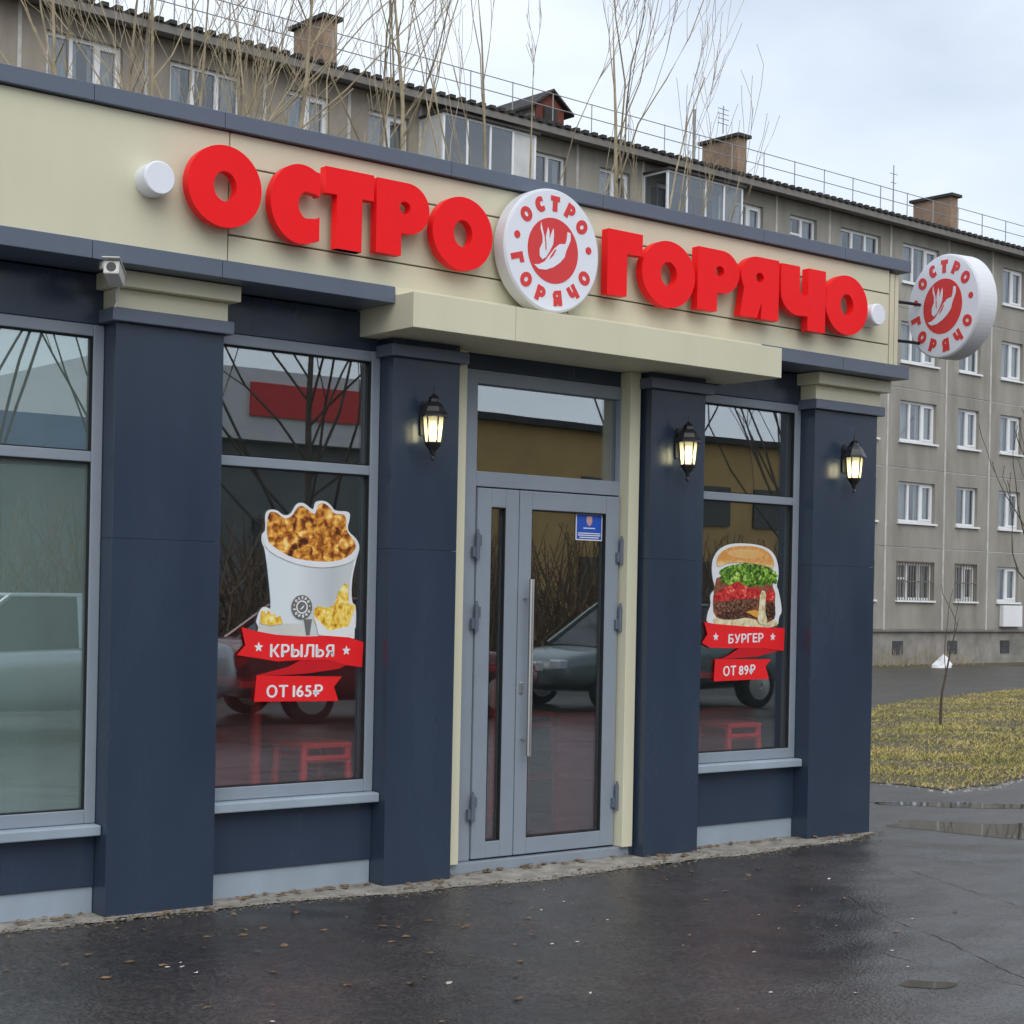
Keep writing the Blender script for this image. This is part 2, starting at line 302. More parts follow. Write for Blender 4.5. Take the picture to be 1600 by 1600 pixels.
def mesh_obj(name, me, m, parent=None, loc=(0,0,0), bevel=0):
    me.materials.clear(); me.materials.append(M[m]); me.name = name
    o = bpy.data.objects.new(name, me); COL.objects.link(o); o.parent = parent
    o.location = Vector(loc) - off(parent)
    if bevel:
        bv = o.modifiers.new('bevel', 'BEVEL'); bv.width = bevel; bv.segments = 2; bv.limit_method = 'ANGLE'; bv.angle_limit = rad(50)
    return o
def fit_text(name, txt, m, parent, x0, x1, z0, z1, y, bold=.03, slope=0.0, depth=.0002):
    """one mesh per character, laid out side by side to fill x0..x1"""
    chars = []; pos = 0.0
    for c in txt:
        if c == ' ': pos += .22; continue
        me = text_mesh(c, depth, 0); xs = [v.co.x for v in me.vertices]; a, b = min(xs), max(xs)
        for v in me.vertices: v.co.x += pos-a
        n0 = len(me.vertices); co = [v.co.copy() for v in me.vertices]; fs = [tuple(p.vertices) for p in me.polygons]
        V_, F_ = [], []
        for k_, (sx, sz) in enumerate(((0, 0), (-bold, 0), (bold, 0), (0, -bold*.7), (0, bold*.7))):
            F_ += [tuple(i+len(V_) for i in f) for f in fs]; V_ += [(q.x+sx, q.y-.00012*k_, q.z+sz) for q in co]
        m2 = bpy.data.meshes.new('letter'); m2.from_pydata(V_, [], F_); m2.update(); bpy.data.meshes.remove(me); me = m2
        pos += (b-a)+.085+2*bold; chars.append(me)
    W_ = pos-.085-2*bold; H0 = min(v.co.z for me in chars for v in me.vertices); H1 = max(v.co.z for me in chars for v in me.vertices)
    for me in chars:
        for v in me.vertices:
            u = v.co.x/W_; v.co.x = x0+u*(x1-x0); v.co.z = z0+(v.co.z-H0)/(H1-H0)*(z1-z0)+slope*u; v.co.y += y
        mesh_obj(name, me, m, parent)
def arc(cx, cz, rx, rz, a0, a1, n): return [(cx+rx*math.cos(rad(a0+(a1-a0)*i/n)), cz+rz*math.sin(rad(a0+(a1-a0)*i/n))) for i in range(n+1)]
# glyph outlines in a unit box
def glyph(k):
    if k == 'O': return [arc(.5,.5,.5,.5,0,360,48)[:-1], arc(.5,.5,.155,.185,0,-360,28)[:-1]]
    if k == 'C':
        o = arc(.62,.5,.62,.5,62,298,40); i = arc(.80,.5,.24,.185,255,105,16)
        return [[(.97,.93)]*0 + [(1.0,.96)] + o + [(1.0,.05),(1.0,.36)] + i + [(1.0,.60)]] if 0 else [[(1.0,.93)] + o + [(1.0,.07),(1.0,.375),(.93,.345)] + i[1:-1] + [(.93,.655),(1.0,.625)]]
    if k == 'T': return [[(0,1),(0,.67),(.24,.67),(.24,0),(.76,0),(.76,.67),(1,.67),(1,1)]]
    if k == 'G': return [[(0,0),(0,1),(1,1),(1,.66),(.56,.66),(.56,0)]]
    if k == 'P':
        return [[(0,0),(0,1)] + arc(.58,.655,.42,.345,90,-90,22) + [(.47,.31),(.47,0)], arc(.53,.66,.105,.085,0,-360,16)[:-1]]
    if k == 'YA':
        body = [(1,0),(1,1)] + arc(.44,.665,.42,.335,90,215,16) + [(0,0),(.44,0),(.55,.27),(.55,0)]
        return [body[::-1], arc(.50,.665,.105,.08,0,-360,16)[:-1]]
    if k == 'CH':
        return [[(1,0),(1,1),(.60,1),(.60,.56),(.50,.545)] + [(.42,.60),(.41,1),(0,1),(0,.62)] + arc(.42,.55,.42,.34,180,262,8) + [(.60,.225),(.60,0)]]
# traced outlines, metres on the facade plane
WINGS = {'sil':[(4.281,1.336),(4.315,1.455),(4.361,1.456),(4.38,1.438),(4.367,1.562),(4.338,1.75),(4.315,1.786),(4.318,1.83),(4.34,1.841),(4.33,1.945),(4.396,1.957),(4.443,1.924),(4.485,1.933),(4.516,1.992),(4.561,1.998),(4.605,1.968),(4.622,1.964),(4.628,2.008),(4.691,2.015),(4.731,1.989),(4.749,1.962),(4.844,1.966),(4.847,1.929),(4.827,1.865),(4.893,1.822),(4.914,1.776),(4.889,1.707),(4.864,1.601),(4.867,1.48),(4.899,1.474),(4.894,1.287),(4.585,1.292)],'chicken':[(4.346,1.938),(4.396,1.944),(4.443,1.908),(4.49,1.919),(4.524,1.976),(4.559,1.981),(4.603,1.95),(4.633,1.937),(4.645,1.993),(4.685,2.002),(4.721,1.978),(4.745,1.945),(4.825,1.95),(4.818,1.863),(4.877,1.813),(4.888,1.768),(4.839,1.721),(4.751,1.692),(4.611,1.692),(4.49,1.707),(4.405,1.749),(4.345,1.791)],'rim':[(4.32,1.815),(4.33,1.819),(4.345,1.791),(4.405,1.752),(4.49,1.711),(4.611,1.696),(4.751,1.696),(4.839,1.725),(4.887,1.772),(4.899,1.768),(4.889,1.722),(4.84,1.691),(4.751,1.67),(4.646,1.663),(4.525,1.677),(4.423,1.709),(4.342,1.75)],'cup':[(4.342,1.75),(4.423,1.709),(4.525,1.677),(4.646,1.663),(4.751,1.67),(4.84,1.691),(4.88,1.718),(4.847,1.57),(4.849,1.314),(4.389,1.314),(4.383,1.431)],'bag':[(4.299,1.321),(4.32,1.416),(4.447,1.373),(4.575,1.373),(4.585,1.306)],'fry1':[(4.317,1.372),(4.32,1.437),(4.341,1.436),(4.347,1.412),(4.361,1.441),(4.383,1.412),(4.399,1.427),(4.408,1.402),(4.433,1.413),(4.447,1.373),(4.38,1.361)],'fry2':[(4.634,1.448),(4.668,1.461),(4.721,1.456),(4.756,1.471),(4.781,1.539),(4.816,1.585),(4.838,1.578),(4.845,1.48),(4.885,1.471),(4.882,1.405),(4.831,1.314),(4.672,1.321),(4.635,1.388)],'box':[(4.626,1.418),(4.646,1.373),(4.663,1.314),(4.885,1.295),(4.888,1.465),(4.848,1.359),(4.724,1.336)],'cone':[(4.573,1.395),(4.622,1.396),(4.609,1.314),(4.589,1.314)],'rib1':[(4.206,1.354),(4.277,1.336),(4.415,1.314),(4.551,1.306),(4.716,1.31),(4.849,1.302),(4.94,1.276),(4.934,1.143),(4.834,1.156),(4.727,1.183),(4.554,1.185),(4.418,1.179),(4.292,1.198),(4.181,1.213),(4.229,1.263)],'fold':[(4.554,1.184),(4.727,1.182),(4.834,1.156),(4.79,1.137),(4.59,1.114),(4.419,1.108),(4.294,1.109),(4.36,1.124),(4.486,1.152)],'rib2':[(4.298,1.109),(4.809,1.096),(4.761,1.044),(4.79,0.968),(4.285,0.977)]}
WINGS_PT = {'stamp':[(4.558,1.458),(4.556,1.517)],'t1':[(4.375,1.201),(4.755,1.198),(4.562,1.277)],'stars':[(4.306,1.252),(4.833,1.232),(4.832,1.261)],'t2':[(4.359,0.995),(4.69,0.993),(4.522,1.065)]}
BURGER = {'sil':[(7.501,1.375),(7.513,1.455),(7.544,1.501),(7.528,1.566),(7.582,1.605),(7.55,1.67),(7.541,1.754),(7.562,1.813),(7.616,1.863),(7.718,1.896),(7.907,1.899),(8.028,1.883),(8.107,1.846),(8.148,1.783),(8.16,1.703),(8.137,1.628),(8.157,1.615),(8.201,1.468),(8.167,1.434),(8.16,1.36),(7.827,1.366)],'bun':[(7.582,1.755),(7.586,1.804),(7.635,1.848),(7.718,1.875),(7.869,1.886),(7.994,1.874),(8.072,1.841),(8.108,1.789),(8.105,1.742),(8.046,1.757),(7.949,1.77),(7.815,1.777),(7.675,1.769),(7.601,1.742)],'lettuce':[(7.595,1.71),(7.675,1.751),(7.815,1.769),(7.949,1.77),(8.1,1.743),(8.127,1.702),(8.1,1.631),(8.049,1.65),(7.991,1.62),(7.952,1.645),(7.915,1.621),(7.858,1.61),(7.772,1.648),(7.716,1.621),(7.678,1.643),(7.623,1.632),(7.64,1.678)],'tomato':[(7.556,1.55),(7.605,1.593),(7.688,1.62),(7.781,1.661),(7.838,1.623),(7.972,1.612),(8.012,1.586),(7.974,1.552),(7.774,1.542),(7.571,1.521)],'tomato2':[(8.036,1.597),(8.079,1.614),(8.124,1.595),(8.125,1.544),(8.038,1.52)],'patty':[(7.571,1.521),(7.775,1.54),(7.969,1.551),(7.961,1.496),(7.852,1.471),(7.637,1.457),(7.577,1.469)],'patty2':[(7.582,1.45),(7.73,1.464),(7.957,1.479),(7.959,1.419),(7.882,1.432),(7.75,1.41),(7.638,1.417)],'cheese':[(7.843,1.462),(7.967,1.48),(7.98,1.426),(7.929,1.432),(7.891,1.452)],'drip':[(7.984,1.602),(8.039,1.597),(8.026,1.48),(8.061,1.377),(7.959,1.389),(7.971,1.479)],'meat':[(8.031,1.516),(8.125,1.528),(8.133,1.42),(8.075,1.41),(8.03,1.453)],'base':[(7.566,1.43),(7.675,1.406),(7.825,1.428),(7.959,1.413),(8.037,1.383),(8.153,1.42),(8.153,1.36),(7.565,1.375)],'rib1':[(7.478,1.397),(7.565,1.385),(7.864,1.369),(8.214,1.36),(8.208,1.212),(8.022,1.23),(7.783,1.231),(7.533,1.235),(7.459,1.265),(7.507,1.32)],'fold':[(7.793,1.23),(8.022,1.229),(8.159,1.212),(7.966,1.177),(7.636,1.164),(7.719,1.195)],'rib2':[(7.58,1.164),(8.092,1.159),(8.04,1.113),(8.076,1.032),(7.57,1.024)]}
BURGER_PT = {'t1':[(7.696,1.261),(8.011,1.27),(7.851,1.33)],'stars':[(7.581,1.303),(8.102,1.303),(8.102,1.33)],'t2':[(7.655,1.055),(7.942,1.064),(7.796,1.126)]}
EMBLEM = {'flame':[(-0.269,0.43),(-0.236,0.325),(-0.197,0.218),(-0.173,0.093),(-0.158,0.224),(-0.119,0.367),(-0.09,0.29),(-0.084,0.164),(-0.051,0.269),(-0.006,0.364),(0.006,0.248),(-0.009,0.104),(-0.081,-0.024),(-0.149,-0.122),(-0.227,-0.173),(-0.284,-0.122),(-0.287,-0.009),(-0.23,0.099),(-0.233,0.212),(-0.275,0.319)],'slit':[(-0.179,0.221),(-0.152,0.096),(-0.149,-0.024),(-0.17,0.009)],'pepper':[(-0.397,-0.272),(-0.29,-0.257),(-0.179,-0.197),(-0.081,-0.081),(0.027,0.045),(0.131,0.125),(0.254,0.143),(0.278,0.215),(0.293,0.346),(0.358,0.331),(0.361,0.215),(0.307,0.104),(0.275,0.042),(0.239,-0.075),(0.143,-0.176),(0.015,-0.263),(-0.149,-0.328),(-0.296,-0.334)],'shine':[(-0.081,-0.152),(-0.054,-0.09),(0.036,0.03),(0.057,0.018),(-0.006,-0.084)]}
LETTERS = [('O',3.677,4.069,3.249,3.635),('C',4.119,4.395,3.232,3.618),('T',4.426,4.711,3.239,3.635),('P',4.728,5.055,3.256,3.631),('O',5.077,5.468,3.236,3.618),('G',6.282,6.549,3.242,3.609),('O',6.546,6.968,3.222,3.604),('P',6.99,7.337,3.245,3.611),('YA',7.349,7.685,3.248,3.618),('CH',7.704,8.114,3.223,3.61),('O',8.115,8.521,3.237,3.613)]
LANT = [(5.237,2.485),(7.118,2.485),(8.638,2.493)]
STEMS = [7.67,8.127,8.647,9.098,9.434,10.172,10.487,11.075,11.605,12.875,13.32,14.141,15.291,16.205,16.951,17.22,17.682]
CHECK = [(16.889,10.335),(17.968,9.476),(9.543,8.611),(9.571,7.31),(12.869,8.121),(14.097,9.68)]

# ------------------------------------------------------------------ ground
def gz(x, y): return 0 if y < 3 else -.02*(min(y, 30)-3)
def sheet(name, m, xs, ys, dz, label=None, **k):
    mb = MB()
    for y in ys:
        for x in xs: mb.v.append((x, y, gz(x, y)+dz))
    w = len(xs)
    for j in range(len(ys)-1):
        for i in range(w-1): mb.f.append((j*w+i, j*w+i+1, (j+1)*w+i+1, (j+1)*w+i))
    return tag(mb.build(name, m), kind='structure', **k)
rng = random.Random(5)
sheet('ground', 'soil', [-600, -60, 0, 60, 120, 600], [-600, -60, 0, 3, 30, 60, 600], -.03)
sheet('asphalt_yard', 'asphalt', [-50, -10, 10, 40, 90], [-15, -5, 3, 10, 17.5, 24.6], 0)
def poly_sheet(name, m, pts, dz, kind='structure', sub=0, parent=None):
    bm = bmesh.new(); vs = [bm.verts.new((x, y, 0)) for x, y in pts]; bm.faces.new(vs)
    bmesh.ops.triangulate(bm, faces=bm.faces[:])
    bmesh.ops.bisect_plane(bm, geom=bm.verts[:]+bm.edges[:]+bm.faces[:], plane_co=(0, 3, 0), plane_no=(0, 1, 0))
    for v in bm.verts: v.co.z = gz(v.co.x, v.co.y)+dz
    me = bpy.data.meshes.new(name); bm.to_mesh(me); bm.free(); me.materials.append(M[m])
    for p in me.polygons:
        if p.normal.z < 0: p.flip()
    o = bpy.data.objects.new(name, me); COL.objects.link(o); o.parent = parent
    if kind: o['kind'] = kind
    return o
def rough_line(pts, step, amp, seed):
    r = random.Random(seed); out = []
    for (x0, y0), (x1, y1) in zip(pts, pts[1:]):
        L_ = math.hypot(x1-x0, y1-y0); n = max(1, int(L_/step)); nx, ny = -(y1-y0)/L_, (x1-x0)/L_
        for i in range(n):
            t = i/n; a = amp*noise.noise(Vector((x0+t*(x1-x0), y0+t*(y1-y0), seed))*1.7)*1.4 + r.uniform(-amp, amp)*.35
            out.append((x0+t*(x1-x0)+nx*a, y0+t*(y1-y0)+ny*a))
    out.append(pts[-1]); return out
# concrete apron along the shop front
EP = [(-2, -.10), (3.3, -.09), (4.4, -.11), (5.0, -.2), (5.9, -.3), (6.7, -.23), (7.3, -.25), (8.5, -.19), (9.0, -.04)]
edge = []; x = -2.0
while x < 9.0:
    for (x0, y0), (x1, y1) in zip(EP, EP[1:]):
        if x0 <= x < x1: yb = y0+(y1-y0)*(x-x0)/(x1-x0)
    edge.append((x, min(-.03, yb+.05*noise.noise(Vector((x*2.3, 0, 3)))+.03*noise.noise(Vector((x*11, 0, 5)))+.018*noise.noise(Vector((x*37, 0, 7)))))); x += .022
poly_sheet('concrete_apron', 'concrete_strip', edge + [(9.0, .4), (-2, .4)], .002)
# grass plot beside the shop
gp = rough_line([(9.6, 3.1), (11.45, 2.0), (11.5, 1.25), (13.2, 1.55), (20, 2.6), (45, 6.5)], .12, .09, 9) + rough_line([(45, 18), (30.3, 13.5), (23.9, 11.4), (20.8, 9.75), (9.6, 5.4)], .3, .15, 4)
poly_sheet('grass_plot', 'soil', gp, .004)
def inside(x, y, P):
    c = False; n = len(P); j = n-1
    for i in range(n):
        if (P[i][1] > y) != (P[j][1] > y) and x < (P[j][0]-P[i][0])*(y-P[i][1])/(P[j][1]-P[i][1])+P[i][0]: c = not c
        j = i
    return c
gb = MB(); r = random.Random(11); cnt = 0
while cnt < 110000:
    x = 9.6+(r.random()**1.9)*26; y = r.uniform(1.1, 15)
    if not inside(x, y, gp): continue
    dn = noise.noise(Vector((x*.9, y*.9, 2)))
    if dn < -.1 and r.random() < .6: continue
    ed = y-(1.25+.17*(x-11.5)) if x > 11.5 else 1
    if ed < .35 and r.random() > ed/.35+.12: continue
    cnt += 1; hh = r.uniform(.010, .036)*(1.6 if r.random() < .06 else 1)*(1+.6*dn); a = r.uniform(0, 6.28); w = r.uniform(.003, .006); l = r.uniform(.0, .09)
    z = gz(x, y)+.003; dx, dy = math.cos(a)*w, math.sin(a)*w; lx, ly = math.cos(a+1.2)*l, math.sin(a+1.2)*l
    b = len(gb.v); gb.v += [(x-dx, y-dy, z), (x+dx, y+dy, z), (x+lx, y+ly, z+hh)]; gb.f.append((b, b+1, b+2))
tag(gb.build('grass', 'grass'), 'short yellowing wet grass on the plot beyond the shop corner', 'grass', kind='stuff')
# low edging stones of the plot
es = MB(); r = random.Random(2)
for (x, y) in rough_line([(10.6, 2.45), (11.45, 1.98), (11.48, 1.2), (13.2, 1.5), (18, 2.25)], .14, .03, 21):
    for q_ in range(5):
        s = r.uniform(.006, .026); xx, yy = x+r.gauss(0, .08), y+r.gauss(0, .05); t0 = r.uniform(0, 6.28); b_ = len(es.v)
        es.v += [(xx+s*r.uniform(.7, 1.3)*math.cos(t0+k_*1.257), yy+s*math.sin(t0+k_*1.257), -.001) for k_ in range(5)] + [(xx+r.gauss(0, s*.2), yy, s*r.uniform(.5, .9))]; es.f += [(b_+k_, b_+(k_+1) % 5, b_+5) for k_ in range(5)]
tag(es.build('edging_rubble', 'plinth_stone'), 'small pale rubble along the near edge of the grass', 'rubble', kind='stuff')
# puddles
def blob(cx, cy, rx, ry, rot, seed, n=72):
    out = []
    for i in range(n):
        t = 2*math.pi*i/n; k = 1+.55*noise.noise(Vector((math.cos(t)*1.3, math.sin(t)*1.3, seed)))+.35*noise.noise(Vector((math.cos(t)*4, math.sin(t)*4, seed+5)))+.2*noise.noise(Vector((math.cos(t)*9, math.sin(t)*9, seed+9)))
        x, y = rx*k*math.cos(t), ry*k*math.sin(t); out.append((cx+x*math.cos(rot)-y*math.sin(rot), cy+x*math.sin(rot)+y*math.cos(rot)))
    return out
def smooth_ring(P_):
    for _ in range(4): P_ = [((P_[i-1][0]+2*P_[i][0]+P_[(i+1) % len(P_)][0])/4, (P_[i-1][1]+2*P_[i][1]+P_[(i+1) % len(P_)][1])/4) for i in range(len(P_))]
    return P_
poly_sheet('puddle', 'puddle_water', smooth_ring(blob(10.0, -.5, 1.0, .42, rad(-52), 3)), .0015)
poly_sheet('puddle', 'puddle_water', smooth_ring(blob(5.62, -3.06, .13, .07, rad(-35), 21, 40)), .0018)
poly_sheet('puddle', 'puddle_water', blob(10.9, .55, .75, .16, rad(-40), 12), .0015)
poly_sheet('puddle', 'puddle_water', blob(26, 17.5, 5.0, .7, rad(35), 14), .002)
# cracks in the asphalt: thin recessed-looking dark tar lines
def crack(pts, w, seed):
    L_ = rough_line(pts, .05, .03, seed); mb = MB(); n = len(L_)
    for i, (x, y) in enumerate(L_):
        a, b = L_[max(0, i-1)], L_[min(n-1, i+1)]; d = math.hypot(b[0]-a[0], b[1]-a[1]) or 1; nx, ny = -(b[1]-a[1])/d, (b[0]-a[0])/d
        k = w*max(.12, .45+1.1*noise.noise(Vector((x*7, y*7, seed))))
        mb.v += [(x+nx*k, y+ny*k, .0012), (x-nx*k, y-ny*k, .0012)]
    mb.f = [(2*i, 2*i+1, 2*i+3, 2*i+2) for i in range(n-1)]
    return tag(mb.build('asphalt_crack', 'tyre'), kind='structure')
crack([(6.95, -1.55), (6.79, -1.76), (6.5, -2.34), (6.22, -2.9), (5.9, -3.5)], .004, 3)
crack([(6.0, -2.3), (5.9, -2.84), (5.93, -3.25), (5.8, -3.8)], .004, 5)
crack([(7.9, -1.2), (7.5, -2.1), (7.3, -3.1)], .0035, 8)
# litter and fallen leaves
def flakes(name, m, spots, seed, label):
    r = random.Random(seed); mb = MB()
    for x, y, s in spots:
        n = 6; a0 = r.uniform(0, 6.28); b = len(mb.v); z = .008 if y > -.35 else .003
        curl = r.uniform(.1, .5)*s
        for i in range(n):
            t = a0+2*math.pi*i/n; q = s*r.uniform(.45, 1); mb.v.append((x+q*math.cos(t), y+q*.6*math.sin(t), z+curl*r.random()))
        mb.v.append((x, y, z+s*.25)); mb.f += [(b+i, b+(i+1) % n, b+n) for i in range(n)]
    return tag(mb.build(name, m), label, 'litter' if 'pale' in m else 'leaves', kind='stuff')
r = random.Random(8); sp = []
for i in range(80): sp.append((r.uniform(2.6, 7.2), -abs(r.gauss(0, 1.0))-.15, r.uniform(.012, .035)))
for i in range(230):
    x = r.uniform(2.6, 8.8); sp.append((x, r.uniform(.02, .11) if (4.05 < x < 5.0 or 5.5 < x < 6.85 or 7.36 < x < 8.3 or x < 3.4) else r.uniform(-.14, -.02), r.uniform(.012, .036)))
flakes('fallen_leaves', 'leaf_brown', sp, 4, 'dry brown leaves scattered along the shop base and over wet asphalt')
sp = [(r.uniform(2.5, 7.5), r.uniform(-3.2, -.2), r.uniform(.006, .02)) for i in range(50)]
flakes('paper_litter', 'litter_pale', sp, 6, 'pale scraps and pebbles scattered on the wet asphalt')
gr = MB(); r = random.Random(17)
for i in range(2600):
    x, y = r.choice(edge); x += r.gauss(0, .04); y += r.gauss(-.01, .05); s = r.uniform(.003, .011)*(1.8 if r.random() < .05 else 1); b_ = len(gr.v); t0 = r.uniform(0, 6.28)
    if y > -.005 and not (4.04 < x < 5.02 or 5.5 < x < 6.87 or 7.36 < x < 8.33 or x < 3.44): continue
    gr.v += [(x+s*math.cos(t0+q*2.09)*r.uniform(.7, 1.3), y+s*math.sin(t0+q*2.09), .0015) for q in range(3)] + [(x, y, .0015+s*.7)]; gr.f += [(b_, b_+1, b_+3), (b_+1, b_+2, b_+3), (b_+2, b_, b_+3)]
tag(gr.build('sand_grit', 'grit'), 'pale sand and grit spilled along the edge of the concrete apron', 'grit', kind='stuff')
bagm = MB(); r = random.Random(3)
n = 14
for k, (q, hh) in enumerate([(.34, 0), (.33, .10), (.22, .2), (.12, .34), (.03, .42)]):
    for i in range(n):
        t = 2*math.pi*i/n; w = q*r.uniform(.5, 1.25); bagm.v.append((43.3+w*math.cos(t)+hh*.25, 25.4+w*.7*math.sin(t), gz(0, 25.4)-.03+hh*r.uniform(.85, 1.1)))
bagm.f = [(k*n+i, k*n+(i+1) % n, (k+1)*n+(i+1) % n, (k+1)*n+i) for k in range(4) for i in range(n)] + [tuple(4*n+i for i in range(n))]
tag(bagm.build('plastic_bag', 'bag_white'), 'crumpled white bag lying by the plinth of the concrete block', 'bag')

# ------------------------------------------------------------------ the shop
SH = empty('shop_building', (6.2, 0, 0), label='single-storey shop with navy pillars, cream fascia and grey glass door', cat='shop')
def part(name, m, boxes, parent=SH, bevel=.004):
    mb = MB()
    for b in boxes: mb.box(*b)
    return mb.build(name, m, parent, bevel)
XL, XR = -.6, 8.965
# carcass
part('side_wall', 'navy', [(XR-.22, XR-.004, .3, 7, 0, 3.6)]); part('side_wall', 'navy', [(XL, XL+.2, .3, 7, 0, 3.6)])
part('back_wall', 'navy', [(XL+.2, XR-.22, 6.8, 7, 0, 3.6)])
part('roof', 'grey_metal', [(XL, XR, .32, 7, 3.602, 3.66)])
part('ceiling', 'interior_ceiling', [(XL+.2, XR-.22, .34, 6.8, 2.9, 2.96)])
part('interior_floor', 'interior_floor', [(XL+.2, XR-.22, .26, 6.8, 0, .06)])
part('interior_wall', 'interior_dark', [(XL+.2, XR-.22, 5.4, 5.46, .06, 2.9)])
part('interior_wall', 'interior_dark', [(3.72, 3.78, .32, 5.4, .06, 2.9)])
part('interior_wall', 'interior_dark', [(XR-.24, XR-.222, .34, 5.4, .06, 2.9)])
part('service_counter', 'interior_red', [(4.6, 8.2, 3.6, 4.2, .06, 1.12)])
part('menu_board', 'interior_dark', [(5.0, 8.0, 5.3, 5.39, 1.7, 2.4)])
part('low_partition', 'interior_red', [(3.8, 5.6, .78, .84, .06, .80)]); part('low_partition', 'interior_red', [(6.9, 8.7, .80, .86, .06, .80)])
# pillars
def pillar(x0, x1, cap):
    p = part('pillar', 'navy', [(x0, x1, 0, .3, .0, 1.7765), (x0, x1, 0, .3, 1.778, 2.79)], bevel=.0015)
    part('pillar_band', 'grey_metal', [(x0-.035, x1+.035, -.04, .12, 2.79, 2.852)], p)
    if cap:
        part('capital', 'cream', [(x0-.012, x1+.012, -.015, .12, 2.853, 2.945)], p)
        part('capital', 'cream', [(x0-.05, x1+.05, -.075, .12, 2.946, 3.022)], p)
    else:
        part('pillar_head', 'navy', [(x0, x1, 0, .3, 2.853, 3.02)], p)
    return p
pillar(3.462, 4.03, True); pillar(5.035, 5.47, False); pillar(6.895, 7.345, False); pillar(8.345, 8.965, True); pillar(.55, 1.12, True); pillar(-.6, -.2, True)
# window bays
def bay(x0, x1, zs, zt, zm, glass='glass', posts=(), fw=.055):
    """x0..x1 between pillars; zs sill top, zt frame top, zm transom bar centre"""
    w = empty('window', (x0, .12, zs)); w.location -= SH.location; w.parent = SH
    part('wall_panel', 'navy', [(x0+.001, x1-.001, .122, .3, .13, zs-.057)])
    part('wall_panel', 'navy', [(x0+.001, x1-.001, .122, .3, zt+.002, 3.02)])
    part('plinth', 'plinth_grey', [(x0+.001, x1-.001, .135, .3, 0, .129)])
    part('sill', 'plinth_grey', [(x0+.002, x1-.002, .055, .3, zs-.055, zs-.012), (x0+.002, x1-.002, .05, .066, zs-.062, zs-.014)], w, .006)
    fr = MB()
    fr.box(x0+.001, x0+fw, .12, .2, zs-.01, zt); fr.box(x1-fw, x1-.001, .12, .2, zs-.01, zt)
    fr.box(x0+fw, x1-fw, .1215, .2, zs-.01, zs+fw); fr.box(x0+fw, x1-fw, .1215, .2, zt-fw, zt)
    fr.build('frame', 'frame_grey', w, .004)
    part('transom_bar', 'frame_grey', [(x0+fw, x1-fw, .1225, .2, zm-.025, zm+.025)], w)
    xs = [x0+fw] + [q for q in posts] + [x1-fw]
    for q in posts: part('mullion', 'frame_grey', [(q-.03, q+.03, .1235, .2, zs+fw, zt-fw)], w)
    for a, b in zip(xs, xs[1:]):
        for c, d in ((zs+fw, zm-.025), (zm+.025, zt-fw)):
            MB().box(a, b, .150, .158, c, d).build('pane', glass, w)
    g = MB()
    for a, b in zip(xs, xs[1:]):
        for c, d in ((zs+fw, zm-.025), (zm+.025, zt-fw)):
            g.box(a, a+.006, .128, .149, c, d); g.box(b-.006, b, .128, .149, c, d); g.box(a+.006, b-.006, .128, .149, d-.006, d); g.box(a+.006, b-.006, .128, .149, c, c+.006)
    g.build('gasket', 'tyre', w)
    return w
bay(1.12, 3.462, .44, 2.782, 2.16, 'glass_film', (2.29,)); bay(4.03, 5.035, .502, 2.822, 2.19); bay(7.345, 8.345, .53, 2.822, 2.19)
bay(-.2, .55, .44, 2.782, 2.16, 'glass_film')
# entrance
part('door_trim', 'cream', [(5.502, 5.576, .07, .2, .06, 2.886)]); part('door_trim', 'cream', [(6.79, 6.872, .07, .2, .06, 2.886)])
part('reveal', 'navy', [(5.471, 5.501, .1, .3, 0, 2.886)]); part('reveal', 'navy', [(6.873, 6.894, .09, .3, 0, 2.886)])
part('threshold', 'frame_grey', [(5.502, 6.872, .1, .26, .001, .058)])
DF = empty('door_frame', (6.2, .15, .06)); DF.location -= SH.location; DF.parent = SH
part('jamb', 'frame_grey', [(5.577, 5.712, .15, .24, .06, 2.80)], DF); part('jamb', 'frame_grey', [(6.785, 6.893, .15, .24, .06, 2.80)], DF)
part('head', 'frame_grey', [(5.712, 6.785, .151, .24, 2.15, 2.235)], DF); part('head', 'frame_grey', [(5.712, 6.785, .151, .24, 2.724, 2.80)], DF)
MB().box(5.712, 6.785, .19, .198, 2.235, 2.724).build('pane', 'glass', DF)
part('lintel', 'navy', [(5.5, 6.875, .16, .24, 2.802, 3.02)])
def leaf(x0, x1, px0, px1):
    z0, z1, pz0, pz1 = .068, 2.142, .16, 2.037
    l = empty('door_leaf', ((x0+x1)/2, .14, z0)); l.location -= SH.location; l.parent = SH
    mb = MB(); mb.box(x0, px0, .138, .2, z0, z1); mb.box(px1, x1, .138, .2, z0, z1); mb.box(px0, px1, .1385, .2, z0, pz0); mb.box(px0, px1, .1385, .2, pz1, z1)
    mb.build('frame', 'frame_grey', l, .004)
    MB().box(px0, px1, .168, .176, pz0, pz1).build('pane', 'glass', l)
    g = MB(); g.box(px0, px0+.006, .142, .167, pz0, pz1); g.box(px1-.006, px1, .142, .167, pz0, pz1); g.box(px0+.006, px1-.006, .142, .167, pz0, pz0+.006); g.box(px0+.006, px1-.006, .142, .167, pz1-.006, pz1)
    g.build('gasket', 'tyre', l); return l
LL = leaf(5.716, 6.012, 5.815, 5.918); RL = leaf(6.018, 6.781, 6.108, 6.676)
